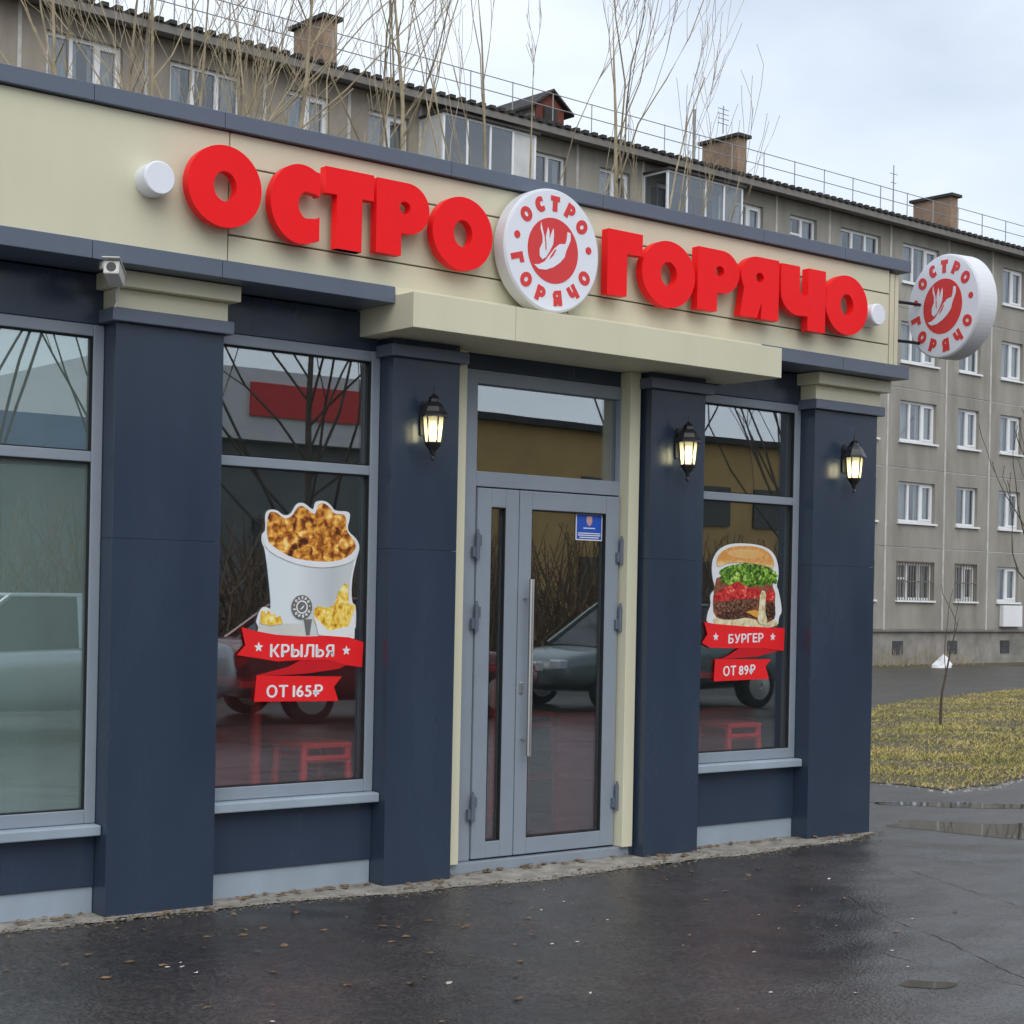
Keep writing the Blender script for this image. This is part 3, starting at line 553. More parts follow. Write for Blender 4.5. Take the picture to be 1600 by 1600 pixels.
for lf, hx in ((LL, 5.706), (RL, 6.782)):
    for hz in (1.815, 1.416, .355):
        h_ = MB(); h_.lathe([(.013, -.075), (.013, .075)], 10, (hx, .118, hz)); h_.box(hx-.03, hx, .118, .14, hz-.062, hz-.004); h_.box(hx, hx+.03, .118, .14, hz+.004, hz+.062)
        h_.lathe([(.007, .075), (.007, .092), (.0, .096)], 8, (hx, .118, hz)); h_.build('hinge', 'grey_metal', lf, .002)
hd = MB(); hd.tube([(6.062, .075, .635), (6.062, .075, 1.638)], [.016, .016], 12)
hd.tube([(6.062, .075, .73), (6.062, .14, .73)], [.010, .010], 8); hd.tube([(6.062, .075, 1.53), (6.062, .14, 1.53)], [.010, .010], 8)
hd.build('handle', 'steel', RL)
part('lock', 'steel', [(6.036, 6.058, .128, .138, .985, 1.05)], RL, .003)
# fascia above: cladding, cornice, coping, canopy
part('fascia_core', 'grey_metal', [(XL, 8.95, -.13, .32, 3.03, 3.73)])
part('fascia_panel', 'cream', [(XL, 2.05, -.17, -.131, 3.112, 3.73)], bevel=.003); part('fascia_panel', 'cream', [(2.056, 3.945, -.17, -.131, 3.112, 3.73)], bevel=.003)
for x0, x1 in ((3.951, 6.08), (6.086, 8.855)):
    for z0, z1 in ((3.112, 3.238), (3.246, 3.571), (3.579, 3.73)):
        part('cladding_plank', 'cream', [(x0, x1, -.17, -.131, z0, z1)], bevel=.003)
part('corner_trim', 'cream', [(8.872, 8.915, -.165, -.131, 3.112, 3.715)], bevel=.003); part('corner_trim', 'cream', [(8.928, 8.965, -.16, .3, 3.112, 3.715)], bevel=.003)
seams = [XL-.03, .55, 1.9, 2.58, 3.24, 3.903, 5.24, 6.3, 7.615, 8.37, 9.035]
for a, b in zip(seams, seams[1:]):
    part('coping', 'grey_metal', [(a+.0015, b-.0015, -.205, .34, 3.735, 3.812)], bevel=.003)
for a, b in ((XL-.03, 1.24), (1.24, 2.58), (2.58, 3.245), (3.245, 3.903), (3.903, 4.897), (7.623, 8.37), (8.37, 9.035)):
    part('cornice', 'grey_metal', [(a+.0015, b-.0015, -.205, .12, 3.026, 3.1105)], bevel=.003)
part('canopy', 'cream', [(4.9, 5.56, -.365, .15, 2.888, 3.068)], bevel=.003); part('canopy', 'cream', [(5.5625, 7.62, -.365, .15, 2.888, 3.068)], bevel=.003)
part('upper_cornice', 'cream', [(4.9, 7.62, -.2, .12, 3.07, 3.1105)])

# things inside, seen through the panes
def stool(x, y, label):
    t = empty('bar_stool', (x, y, .06), label=label, cat='stool', group='red stools inside')
    MB().box(x-.155, x+.155, y-.155, y+.155, .715, .745).build('seat', 'stool_red', t, .006)
    for sx in (-1, 1):
        for sy in (-1, 1):
            MB().tube([(x+sx*.135, y+sy*.135, .715), (x+sx*.165, y+sy*.165, .06)], [.022, .022], 6).build('leg', 'stool_red', t)
    f = MB()
    for sx in (-1, 1): f.tube([(x+sx*.155, y-.155, .3), (x+sx*.155, y+.155, .3)], [.016, .016], 6); f.tube([(x-.155, y+sx*.155, .3), (x+.155, y+sx*.155, .3)], [.016, .016], 6)
    for sx in (-1, 1): f.tube([(x-.145, y+sx*.142, .66), (x+.145, y+sx*.142, .66)], [.02, .02], 6)
    f.build('foot_rail', 'stool_red', t); return t
stool(4.83, .40, 'red metal stool behind the glass under the chicken bucket sticker')
stool(8.02, .41, 'red metal stool behind the glass under the burger sticker')
stool(7.35, 1.7, 'red metal stool deeper inside, seen through the glass door')
def table(x, y, label):
    t = empty('bar_table', (x, y, .06), label=label, cat='table', group='red tables inside')
    MB().box(x-.22, x+.22, y-.22, y+.22, 1.04, 1.075).build('table_top', 'stool_red', t, .005)
    MB().tube([(x, y, .08), (x, y, 1.04)], [.03, .03], 10).build('post', 'stool_red', t); MB().lathe([(.22, 0), (.22, .012), (.04, .025)], 24, (x, y, .06)).build('base', 'stool_red', t)
table(4.55, .52, 'red square bar table behind the chicken bucket window'); table(7.72, .52, 'red square bar table behind the burger window'); table(7.0, 1.6, 'red square bar table seen through the glass door')
fm = MB(); nx, nz = 60, 10
for j in range(nz+1):
    for i in range(nx+1):
        x = .0+3.65*i/nx; z = .12+2.0*j/nz; fm.v.append((x, .36+.035*math.sin(x*17)+.03*math.sin(x*7.3+z*2)+.02*noise.noise(Vector((x*3, z*3, 1))), z))
fm.f = [(j*(nx+1)+i, j*(nx+1)+i+1, (j+1)*(nx+1)+i+1, (j+1)*(nx+1)+i) for j in range(nz) for i in range(nx)]
so_ = fm.build('plastic_sheet', 'film', smooth=True); sd = so_.modifiers.new('solid', 'SOLIDIFY'); sd.thickness = .003
tag(so_, 'grey green sheet hanging inside the leftmost window', 'sheet')

# ------------------------------------------------------------------ apartment block behind
AB = empty('apartment_block', (15, 27.4, -.54), rz=rad(2.2), label='long grey five-storey concrete panel block behind the shop', cat='building')
ZB = -.54
def ap(name, m, boxes, parent=AB, bevel=0):
    mb = MB()
    for (a, b, c, d, e, f) in boxes: mb.box(a, b, c, d, e-ZB, f-ZB)
    return mb.build(name, m, parent, bevel, local=True)
us = [-7.4, -4.2, -.98, 2.02, 5.12, 7.55, 9.75, 12.95, 15.2, 17.76, 20.96, 23.56, 26.14, 29.33, 32.57, 35.2, 37.8, 41.0, 44.2, 46.8]
seamz = [.62, 3.38, 6.02, 8.67, 11.32, 13.95]
wz = [(1.62, 2.87), (4.22, 5.57), (6.92, 8.27), (9.55, 10.9), (12.2, 13.5)]
wins = {0: (.6, 1.9), 1: (.7, 2.5), 2: (.62, 2.42), 3: (.6, 2.5), 4: (.6, 1.85), 5: (.6, 1.85), 6: None, 7: (.6, 1.85), 8: (.85, 2.05), 9: None, 10: (.75, 2.0), 11: (.65, 1.95), 12: (.55, 2.65), 13: (.65, 2.7), 14: (.72, 1.98), 15: (.65, 2.0), 16: (.6, 2.6), 17: (.6, 2.6), 18: (.6, 1.9)}
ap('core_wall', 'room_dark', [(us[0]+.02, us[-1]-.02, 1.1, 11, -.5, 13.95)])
ap('end_wall', 'panel_concrete', [(us[0], us[0]+.2, .3, 11, -.5, 13.95)]); ap('end_wall', 'panel_concrete', [(us[-1]-.2, us[-1], .3, 11, -.5, 13.95)])
ap('seam_backing', 'seam', [(us[0]+.01, us[-1]-.01, .03, .06, .6, .64)] )
r = random.Random(77)
frames = {}
def far_window(u0, u1, z0, z1, style):
    w = u1-u0; h = z1-z0; key = (round(w, 2), round(h, 2), style)
    if key not in frames:
        f = MB(); t = .085
        f.box(0, t, .12, .2, 0, h); f.box(w-t, w, .12, .2, 0, h); f.box(t, w-t, .12, .2, 0, t); f.box(t, w-t, .12, .2, h-t, h)
        n = 3 if w > 1.6 else 2
        for i in range(1, n): q = w*i/n; f.box(q-.05, q+.05, .11, .2, t, h-t)
        if style == 1: f.box(t, w/n-.05, .12, .2, h*.55, h*.6)
        if style == 2: q0 = w*(n-1)/n; f.box(q0+.05, q0+.1, .1, .2, t, h-t); f.box(w-t-.05, w-t, .1, .2, t, h-t); f.box(q0+.1, w-t-.05, .1, .2, t, t+.06); f.box(q0+.1, w-t-.05, .1, .2, h-t-.06, h-t)
        p = MB().box(t, w-t, .16, .166, t, h-t)
        s = MB().box(-.06, w+.06, -.09, .12, -.07, -.01)
        c = MB().box(t, w*(.22+.12*style), .3, .31, t, h-t); c.box(w*(.8-.1*style), w-t, .3, .31, t, h-t)
        frames[key] = [f.build('frame', 'white_frame', local=True), p.build('pane', 'far_glass', local=True), s.build('sill', 'white_frame', local=True), c.build('curtain', 'curtain', local=True)]
        src = frames[key]
    else:
        src = []
        for q in frames[key]: c = q.copy(); COL.objects.link(c); src.append(c)
    e = empty('window', (u0, 0, z0-ZB)); e.parent = AB
    for q in src: q.parent = e
    return e
for i in range(len(us)-1):
    a, b = us[i]+.02, us[i+1]-.02
    for k in range(5):
        z0, z1 = seamz[k]+.02-ZB, seamz[k+1]-.02-ZB
        mm = 'panel_concrete' if us[i] > 12 else 'panel_brown'
        mb = MB(); v = r.uniform(-.006, .006)
        if wins[i] and not (k == 0 and i == 15 and False):
            w0, w1 = us[i]+wins[i][0], us[i]+wins[i][1]; y0, y1 = wz[k][0]-ZB, wz[k][1]-ZB
            mb.box(a, w0, v, .3, z0, z1); mb.box(w1, b, v, .3, z0, z1); mb.box(w0, w1, v+.0005, .3, z0, y0); mb.box(w0, w1, v+.0005, .3, y1, z1)
            mb.build('wall_panel', mm, AB, local=True)
            far_window(w0, w1, wz[k][0], wz[k][1], r.choice([0, 1, 2, 2]))
        else:
            mb.box(a, b, v, .3, z0, z1); mb.build('wall_panel', mm, AB, local=True)
# joint fill behind the panels, rooms behind the panes
jf = MB()
for q in us[1:-1]: jf.box(q-.045, q+.045, -.012, .2, .6-ZB, 13.95-ZB)
for q in seamz[1:-1]: jf.box(us[0], us[-1], .02, .19, q-.03-ZB, q+.03-ZB)
jf.build('panel_joint', 'seam', AB, local=True)
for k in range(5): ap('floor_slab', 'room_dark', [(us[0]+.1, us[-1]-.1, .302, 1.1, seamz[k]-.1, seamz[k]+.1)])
ap('plinth', 'plinth_stone', [(us[0], us[-1], .06, .3, -.9, .6)])
for q in (29.9, 33.0, 36.2): ap('plinth_vent', 'room_dark', [(q, q+.55, .03, .06, -.2, .25)])
ap('plinth_ledge', 'eave_board', [(us[0], us[-1], -.05, .3, .56, .615)])
ap('service_box', 'white_frame', [(36.0, 37.2, -.18, -.02, .75, 1.5)])
# security grilles on two ground-floor windows
for i in (13, 14):
    w0, w1 = us[i]+wins[i][0], us[i]+wins[i][1]; g = MB(); y0, y1 = wz[0][0]-ZB, wz[0][1]-ZB; n = int((w1-w0)/.14)
    for j in range(n+1): q = w0+(w1-w0)*j/n; g.box(q-.012, q+.012, -.03, -.01, y0-.05, y1+.05)
    g.box(w0-.03, w1+.03, -.032, -.012, y0-.05, y0-.02); g.box(w0-.03, w1+.03, -.032, -.012, y1+.02, y1+.05); g.box(w0, w1, -.032, -.012, (y0+y1)/2-.02, (y0+y1)/2+.02)
    g.build('window_grille', 'brown_frame', AB, local=True)
# loggia bays: glazed balconies on the upper floors
def balcony(u0, u1, z0, style):
    e = empty('balcony', (u0, -.95, z0-ZB)); e.parent = AB; w = u1-u0
    s = MB().box(0, w, 0, .95, -.12, 0); s.build('slab', 'panel_concrete', e, local=True)
    p = MB().box(0, w, 0, .05, 0, 1.0).box(0, .05, .05, .95, 0, 1.0).box(w-.05, w, .05, .95, 0, 1.0); p.build('parapet', 'dormer_white' if style else 'panel_brown', e, local=True)
    f = MB(); n = 4
    for j in range(n+1): q = .03+(w-.06)*j/n; f.box(q-.03, q+.03, 0, .06, 1.0, 2.45)
    f.box(0, w, .001, .059, 1.0, 1.06); f.box(0, w, .001, .059, 2.40, 2.46)
    for q in (.03, w-.03): f.box(q-.029, q+.029, .9, .95, 1.0, 2.45); f.box(q-.028, q+.028, .06, .9, 2.40, 2.455)
    f.build('frame', 'white_frame', e, local=True)
    for j in range(n):
        a, b = .03+(w-.06)*j/n+.03, .03+(w-.06)*(j+1)/n-.03
        if style and j == n-1: MB().box(a, b, .02, .04, 1.06, 2.4).build('panel', 'dormer_white', e, local=True)
        else: MB().box(a, b, .025, .031, 1.06, 2.4).build('pane', 'far_glass', e, local=True)
    if style: MB().box(.005, .03, .06, .95, 1.0, 2.4).build('panel', 'dormer_white', e, local=True)
    else: MB().box(.01, .016, .06, .9, 1.0, 2.4).build('pane', 'far_glass', e, local=True)
    MB().box(-.05, w+.05, -.1, .95, 2.46, 2.52).build('roof', 'slate', e, local=True)
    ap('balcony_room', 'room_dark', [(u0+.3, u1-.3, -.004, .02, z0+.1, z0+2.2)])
for z0 in (11.1, 8.45, 5.8): balcony(9.75, 12.85, z0, z0 > 11); balcony(17.78, 20.95, z0, 0)
# roof, eaves, chimneys, dormer, railing
rf = MB()
zE = 14.05-ZB
rf.prism([(-.55, zE), (11.6, zE), (11.6, zE+.06), (5.5, zE+1.7), (-.55, zE+.06)], 0, 1)
rf.v = [(us[0]-.3+(us[-1]-us[0]+.6)*y, x, z) for x, y, z in rf.v]; rf.build('roof', 'slate', AB, local=True)
wv = MB(); n = 330
for i in range(n):      # corrugated sheet edge along the eave
    u = us[0]-.3+(us[-1]-us[0]+.6)*i/n; d = (us[-1]-us[0]+.6)/n
    if i % 2 == 0: wv.box(u, u+d, -.62, .4, zE+.04, zE+.13)
wv.build('roof_sheet_edge', 'slate', AB, local=True)
ap('fascia_board', 'eave_board', [(us[0]-.3, us[-1]+.3, -.56, -.5, 13.88, 14.048)]); ap('soffit', 'eave_board', [(us[0]-.3, us[-1]+.3, -.5, .3, 13.96, 14.04)])
def chimney(u1, v0, L_, zb, zt):
    w = .42; c = ap('chimney', 'chimney_brick', [(u1-w, u1, v0, v0+L_, zb, zt)])
    ap('cap', 'slate', [(u1-w-.1, u1+.1, v0-.12, v0+L_+.12, zt+.001, zt+.10)], c)
chimney(8.05, 1.3, 1.35, 14.3, 15.95); chimney(23.6, 1.3, 1.5, 14.2, 15.95); chimney(34.9, 1.3, 1.6, 14.2, 16.0)
dm = MB(); z0 = 14.6-ZB; dm.prism([(14.4, z0-.5), (15.45, z0-.5), (15.45, z0+.5), (14.92, z0+.9), (14.4, z0+.5)], .9, 3.0); D_ = dm.build('dormer', 'dormer_white', AB, local=True)
df_ = MB(); df_.prism([(14.4, z0-.2), (15.45, z0-.2), (15.45, z0+.49), (14.92, z0+.89), (14.4, z0+.49)], .86, .897); df_.build('front', 'dormer_red', D_, local=True)
MB().box(14.68, 15.17, .82, .857, z0-.05, z0+.5).build('louvre', 'slate', D_, local=True)
dr = MB(); dr.prism([(14.15, z0+.34), (14.92, z0+.91), (15.7, z0+.34), (15.7, z0+.41), (14.92, z0+.98), (14.15, z0+.41)], .7, 3.2); dr.build('roof', 'slate', D_, local=True)
rl = MB(); q = us[0]
while q < us[-1]: rl.tube([(q, .1, zE+.3), (q, .1, zE+1.15)], [.02, .02], 4); q += 1.45
for hz in (.75, 1.13): rl.tube([(us[0], .1, zE+hz), (us[-1], .1, zE+hz)], [.014, .014], 4)
rl.build('roof_railing', 'railing', AB, local=True)
an = MB(); an.tube([(21.1, 1.2, zE), (21.1, 1.2, zE+2.3)], [.05, .05], 6); an.build('vent_pipe', 'railing', AB, local=True)
an = MB(); an.tube([(31.0, 1.2, zE), (31.0, 1.2, zE+2.4)], [.03, .02], 5); an.tube([(30.8, 1.2, zE+2.1), (31.2, 1.2, zE+2.1)], [.012, .012], 4); an.tube([(30.85, 1.2, zE+1.8), (31.15, 1.2, zE+1.8)], [.012, .012], 4); an.build('antenna', 'railing', AB, local=True)
an = MB(); an.tube([(22.6, 1.4, zE+1.9), (22.6, 1.4, zE+2.75)], [.02, .02], 5)
for k in range(4): an.tube([(22.35, 1.4, zE+2.2+.15*k), (22.85, 1.4, zE+2.2+.15*k)], [.012, .012], 4)
an.build('antenna', 'railing', AB, local=True)

# ------------------------------------------------------------------ bare trees
def grow(mb_t, mb_b, r, p, d, length, rad0, depth, maxd, up=.12, spread=.55, twig=.006, kids=(3, 5), wig=.15):
    n = 5 if depth < 2 else 4; pts = [p]; rr = [rad0]; q = p.copy(); dd = d.normalized(); end = max(twig, rad0*.45)
    for i in range(n):
        dd = (dd + Vector((r.gauss(0, wig), r.gauss(0, wig), r.gauss(0, wig*.5)+up))).normalized()
        q = q + dd*(length/n); pts.append(q.copy()); rr.append(rad0+(end-rad0)*(i+1)/n)
    (mb_t if depth == 0 else mb_b).tube(pts, rr, 7 if depth == 0 else (5 if depth == 1 else 3), cap=(depth < 2))
    if depth >= maxd: return
    k = r.randint(*kids)
    for j in range(k):
        t = r.uniform(.35, 1.0) if depth else r.uniform(.45, 1.0); i = min(n-1, int(t*n)); b = pts[i].lerp(pts[i+1], t*n-i)
        base = (pts[i+1]-pts[i]).normalized(); a = r.uniform(0, 6.283); s = r.uniform(.5, 1.2)*spread
        side = Vector((math.cos(a), math.sin(a), 0)); nd = (base + side*s).normalized()
        grow(mb_t, mb_b, r, b, nd, length*r.uniform(.42, .68), max(twig, rr[i]*r.uniform(.4, .6)), depth+1, maxd, up, spread, twig, kids, wig)
def tree(x, y, h, seed, label, trunk=.055, mat_='bark_pale', shoots=7, low=.42, spread=.5, lean=(0, 0), group='bare young trees behind the shop', maxd=3, kids=(2, 5), twig=.0038, zb=None):
    r = random.Random(seed); z = gz(x, y)-.05 if zb is None else zb
    t = empty('bare_tree', (x, y, z), label=label, cat='tree', group=group)
    tm, bm_ = MB(), MB(); q = Vector((x, y, z)); pts = [q.copy()]; rr = [trunk]; n = 12; d = Vector((lean[0], lean[1], 1)).normalized()
    for i in range(n):
        d = (d + Vector((r.gauss(0, .035), r.gauss(0, .035), .05))).normalized(); q = q + d*(h/n); pts.append(q.copy()); rr.append(trunk*(1-(i+1)/n)**.8+twig)
    tm.tube(pts, rr, 7)
    for s in range(shoots):
        f = low+(1-low)*(s+r.random())/shoots*.9; i = min(n-1, int(f*n)); b = pts[i].lerp(pts[i+1], f*n-i); a = r.uniform(0, 6.283)
        L_ = h*(1-f)*r.uniform(.6, 1.05)+.5
        grow(tm, bm_, r, b, Vector((math.cos(a)*spread*1.5, math.sin(a)*spread*1.5, 1)), L_, max(twig*1.5, rr[i]*.42), 1, maxd, .17, spread, twig, kids)
    tm.build('trunk', mat_, t, smooth=True); bm_.build('crown', mat_, t); return t
tree(7.7, 10.6, 9.8, 1, 'bare tree farthest left, above the plain end of the fascia', spread=.6)
tree(8.3, 11.6, 9.4, 2, 'bare tree second from the left above the shop roof', spread=.65)
tree(8.75, 10.4, 10.2, 3, 'bare tree third from the left above the shop roof', spread=.6)
tree(9.5, 11.2, 9.6, 4, 'bare tree fourth from the left, above the first red letter', spread=.65)
tree(10.15, 10.7, 10.4, 5, 'bare tree just left of the leftmost chimney', spread=.6)
tree(10.75, 11.4, 9.2, 6, 'bare bushy tree in front of the leftmost chimney', spread=.65)
tree(11.5, 10.9, 8.2, 7, 'shorter bare tree just right of the leftmost chimney', spread=.55, trunk=.07)
tree(12.95, 11.1, 11.5, 8, 'tallest bare tree with goblet-shaped limbs left of the glazed balcony', spread=.62, shoots=11, trunk=.075, low=.5)
tree(13.95, 11.0, 10.2, 9, 'slim bare tree in front of the glazed white balcony', spread=.28, shoots=4, trunk=.06, kids=(2, 4))
tree(15.1, 11.3, 9.0, 10, 'slim bare tree in front of the roof dormer', spread=.3, shoots=4, trunk=.055, kids=(2, 4))
tree(16.9, 11.0, 10.6, 12, 'bare tree with upright shoots right of the dormer', spread=.3, shoots=7, trunk=.08, low=.55, kids=(2, 4))
tree(17.45, 11.2, 8.6, 13, 'leaning bare tree farthest right above the roof', spread=.32, shoots=6, trunk=.06, lean=(.08, -.02), kids=(2, 4))
tree(47.6, 25.2, 7.2, 14, 'thin dark bare tree in front of the concrete block, right edge', spread=.35, shoots=6, trunk=.085, mat_='bark_dark', group='saplings by the block', low=.35, twig=.012, kids=(1, 3), maxd=2)
tree(18.3, 6.5, 1.5, 15, 'thin leafless sapling standing in the grass', spread=.3, shoots=3, trunk=.018, mat_='bark_dark', group='saplings by the block', twig=.004, maxd=1, kids=(1, 2))
wd = MB(); r = random.Random(31)
for i in range(420):
    u = r.uniform(28, 48); x = u; y = 27.4+math.tan(rad(2.2))*(u-15)-r.uniform(.15, 1.6); hh = r.uniform(.15, .7); z = gz(x, y)-.03
    wd.tube([(x, y, z), (x+r.gauss(0, .08), y+r.gauss(0, .08), z+hh)], [.012, .005], 3, cap=False)
tag(wd.build('dry_weeds', 'bark_pale'), 'dry weeds along the plinth of the concrete block', 'weeds', kind='stuff')

# ------------------------------------------------------------------ sign letters
def smooth_scale(polys, x0, x1, z0, z1): return [[(x0+(x1-x0)*a, z0+(z1-z0)*b) for a, b in pl] for pl in polys]
LET = {'O': 'О', 'C': 'С', 'T': 'Т', 'P': 'Р', 'G': 'Г', 'YA': 'Я', 'CH': 'Ч'}
ORD = ['first', 'second', 'third', 'fourth', 'fifth', 'sixth']
for i, (k, x0, x1, z0, z1) in enumerate(LETTERS):
    word, idx = ('left', i) if i < 5 else ('right', i-5)
    t = empty('sign_letter', ((x0+x1)/2, -.17, z0), label='red raised letter %s, %s letter of the %s word on the fascia' % (LET[k], ORD[idx], word), cat='letter', group='red fascia letters')
    me = curve_mesh(smooth_scale(glyph(k), x0, x1, z0, z1), .052); mesh_obj('face', me, 'sign_red', t, (0, -.244, 0), .004)
    st = MB()
    for q in (.25, .75):
        for w in ((.3, .85) if k not in ('G', 'T') else (.84, .92)):
            X = x0+(x1-x0)*q; Z = z0+(z1-z0)*w
            if k == 'G': X = x0+(x1-x0)*.25; Z = z0+(z1-z0)*(.3 if w < .9 else .85)
            if k == 'CH': X = x0+(x1-x0)*.8
            if k == 'P': X = x0+(x1-x0)*.2
            if k == 'T': Z = z0+(z1-z0)*.85
            st.tube([(X, -.211, Z), (X, -.165, Z)], [.008, .008], 6)
    st.build('standoff', 'steel', t)
    if False: pass
# round white caps at both ends of the lettering
for (x, z, rr, lab) in ((3.535, 3.425, .078, 'white round lamp left of the first red letter'), (8.625, 3.403, .07, 'white round lamp right of the last red letter')):
    t = empty('round_lamp', (x, -.17, z), label=lab, cat='lamp', group='round end lamps')
    MB().lathe([(rr*.98, -.165), (rr, -.20), (rr, -.268), (rr*.93, -.276)], 40, (x, 0, z), 'y').build('housing', 'sign_white', t, .002)
    MB().lathe([(rr*.6, -.168), (rr*.6, -.1685)], 20, (x, 0, z), 'y').build('mount', 'steel', t)
# round logo signs
def place_glyphs(R):
    polys = []
    def put(k, ang, up_out, rr=.765, w=.215, h=.25):
        a = rad(ang); cx, cz = rr*math.cos(a), rr*math.sin(a); rot = a-math.pi/2 if up_out else a+math.pi/2
        if k == 'dot': polys.append([[(R*(cx+x), R*(cz+z)) for x, z in arc(0, 0, .062, .062, 0, 360, 20)[:-1]]]); return
        ww = w*(1.05 if k == 'O' else (.8 if k in ('C', 'G') else .88))
        grp = []; polys.append(grp)
        for pl in glyph(k):
            q = []
            for x, z in pl:
                X, Z = (x-.5)*ww, (z-.5)*h; q.append((R*(cx+X*math.cos(rot)-Z*math.sin(rot)), R*(cz+X*math.sin(rot)+Z*math.cos(rot))))
            grp.append(q)
    for k, a in zip(('O', 'C', 'T', 'P', 'O'), (138, 113, 88, 63, 38)): put(k, a, True)
    for k, a in zip(('G', 'O', 'P', 'YA', 'CH', 'O'), (196, 224, 251, 278, 305, 332)): put(k, a, False)
    put('dot', 168, True); put('dot', 8, True)
    return polys
def round_sign(t, c, R, depth, rot=None):
    """built facing -y around c, then turned as a whole by the caller"""
    x, y, z = c
    MB().lathe([(R-.006, .0), (R, .006), (R, depth-.004), (R-.004, depth)], 72, (x, y, z), 'y').build('housing', 'rim_white', t)
    MB().lathe([(R-.012, -.004), (R-.010, -.0005)], 72, (x, y, z), 'y').build('face', 'sign_white', t)
    for g in place_glyphs(R): mesh_obj('letter' if len(g[0]) != 20 else 'dot', curve_mesh(g, .002), 'print_red', t, (x, y-.0055, z))
    MB().lathe([(R*.53, -.0062), (R*.53, -.0045)], 64, (x, y, z), 'y').build('disc', 'print_red', t)
    for k in ('flame', 'pepper'):
        mesh_obj('emblem', curve_mesh([[(a*R, b*R) for a, b in EMBLEM[k]]], .0015), 'sign_white', t, (x, y-.0075, z))
    for k in ('slit', 'shine'):
        mesh_obj('emblem', curve_mesh([[(a*R, b*R) for a, b in EMBLEM[k]]], .0012), 'print_red', t, (x, y-.0092, z))
RS = empty('round_sign', (5.86, -.2, 3.09), label='round white sign with red ring lettering and chilli emblem between the words', cat='sign')
round_sign(RS, (5.86, -.295, 3.417), .335, .09)
MB().box(5.7, 6.0, -.206, -.165, 3.3, 3.34).box(5.7, 6.0, -.206, -.165, 3.5, 3.54).build('bracket', 'steel', RS)
BS = empty('blade_sign', (9.215, -.33, 3.52), label='round white projecting sign with chilli emblem off the shop corner', cat='sign')
round_sign(BS, (9.215, -.33-.0, 3.52), .345, .15)
BS.rotation_euler = (0, 0, rad(-90-10))
br = empty('sign_bracket', (8.97, -.1, 3.3), label='cream tube bracket holding the round projecting sign', cat='bracket')
fb = MB(); fb.box(8.968, 8.99, -.10, -.05, 3.13, 3.72); fb.build('upright', 'cream', br, .003)
for z in (3.30, 3.56): MB().tube([(8.98, -.075, z), (9.12, -.10, z), (9.30, -.12, z)], [.011]*3, 8).build('arm', 'black_metal', br)

# ------------------------------------------------------------------ wall lanterns
def lantern(x, z, label, light=True):
    """z is the underside of the brim; body hangs below it"""
    t = empty('wall_lantern', (x, 0, z-.25), label=label, cat='lantern', group='lit wall lanterns on the pillars')
    y = -.088; c = (x, y, z); ph = rad(20)
    MB().lathe([(.080, -.006), (.080, .004), (.066, .022), (.055, .048), (.036, .070), (.026, .074), (.024, .092), (.030, .097), (.014, .108), (.006, .118), (.005, .145), (.001, .152)], 6, c, phase=ph).build('cap', 'black_metal', t, .001)
    gl = MB()
    for k in range(6):
        a, b = ph+k*math.pi/3, ph+(k+1)*math.pi/3
        gl.quad((x+.055*math.cos(a), y+.055*math.sin(a), z-.007), (x+.055*math.cos(b), y+.055*math.sin(b), z-.007), (x+.041*math.cos(b), y+.041*math.sin(b), z-.143), (x+.041*math.cos(a), y+.041*math.sin(a), z-.143))
    gl.build('glass', 'lamp_glass', t)
    for k in range(6):
        a = ph+k*math.pi/3; MB().tube([(x+.057*math.cos(a), y+.057*math.sin(a), z-.004), (x+.043*math.cos(a), y+.043*math.sin(a), z-.145)], [.0042, .0042], 5).build('rib', 'black_metal', t)
    MB().lathe([(.0, -.240), (.010, -.232), (.011, -.222), (.005, -.212), (.011, -.205), (.018, -.185), (.024, -.178), (.045, -.148), (.047, -.140), (.042, -.138)], 6, c, phase=ph).build('base', 'black_metal', t)
    MB().lathe([(.001, -.128), (.018, -.122), (.023, -.095), (.019, -.06), (.010, -.035), (.001, -.03)], 14, c).build('bulb', 'bulb', t, smooth=True)
    w = MB(); w.prism([(x-.028, z-.10), (x+.028, z-.10), (x+.034, z-.02), (x+.03, z+.06), (x+.012, z+.085), (x-.012, z+.085), (x-.03, z+.06), (x-.034, z-.02)], -.014, -.0005); w.build('wall_plate', 'black_metal', t, .002)
    MB().tube([(x, -.012, z+.01), (x, -.03, z+.055), (x, -.055, z+.088), (x, y, z+.092)], [.009]*4, 8).build('arm', 'black_metal', t)
    ld = bpy.data.lights.new('lantern_light', 'POINT'); ld.energy = 2.0; ld.color = (1, .84, .45); ld.shadow_soft_size = .02
    lo = bpy.data.objects.new('lantern_light', ld); COL.objects.link(lo); lo.parent = t; lo.location = Vector((x, y, z-.08))-t.location
for (x, z), lab in zip(LANT, ('lit black wall lantern left of the door', 'lit black wall lantern right of the door', 'lit black wall lantern on the corner pillar')):
    lantern(x-.0, z-.0, lab)

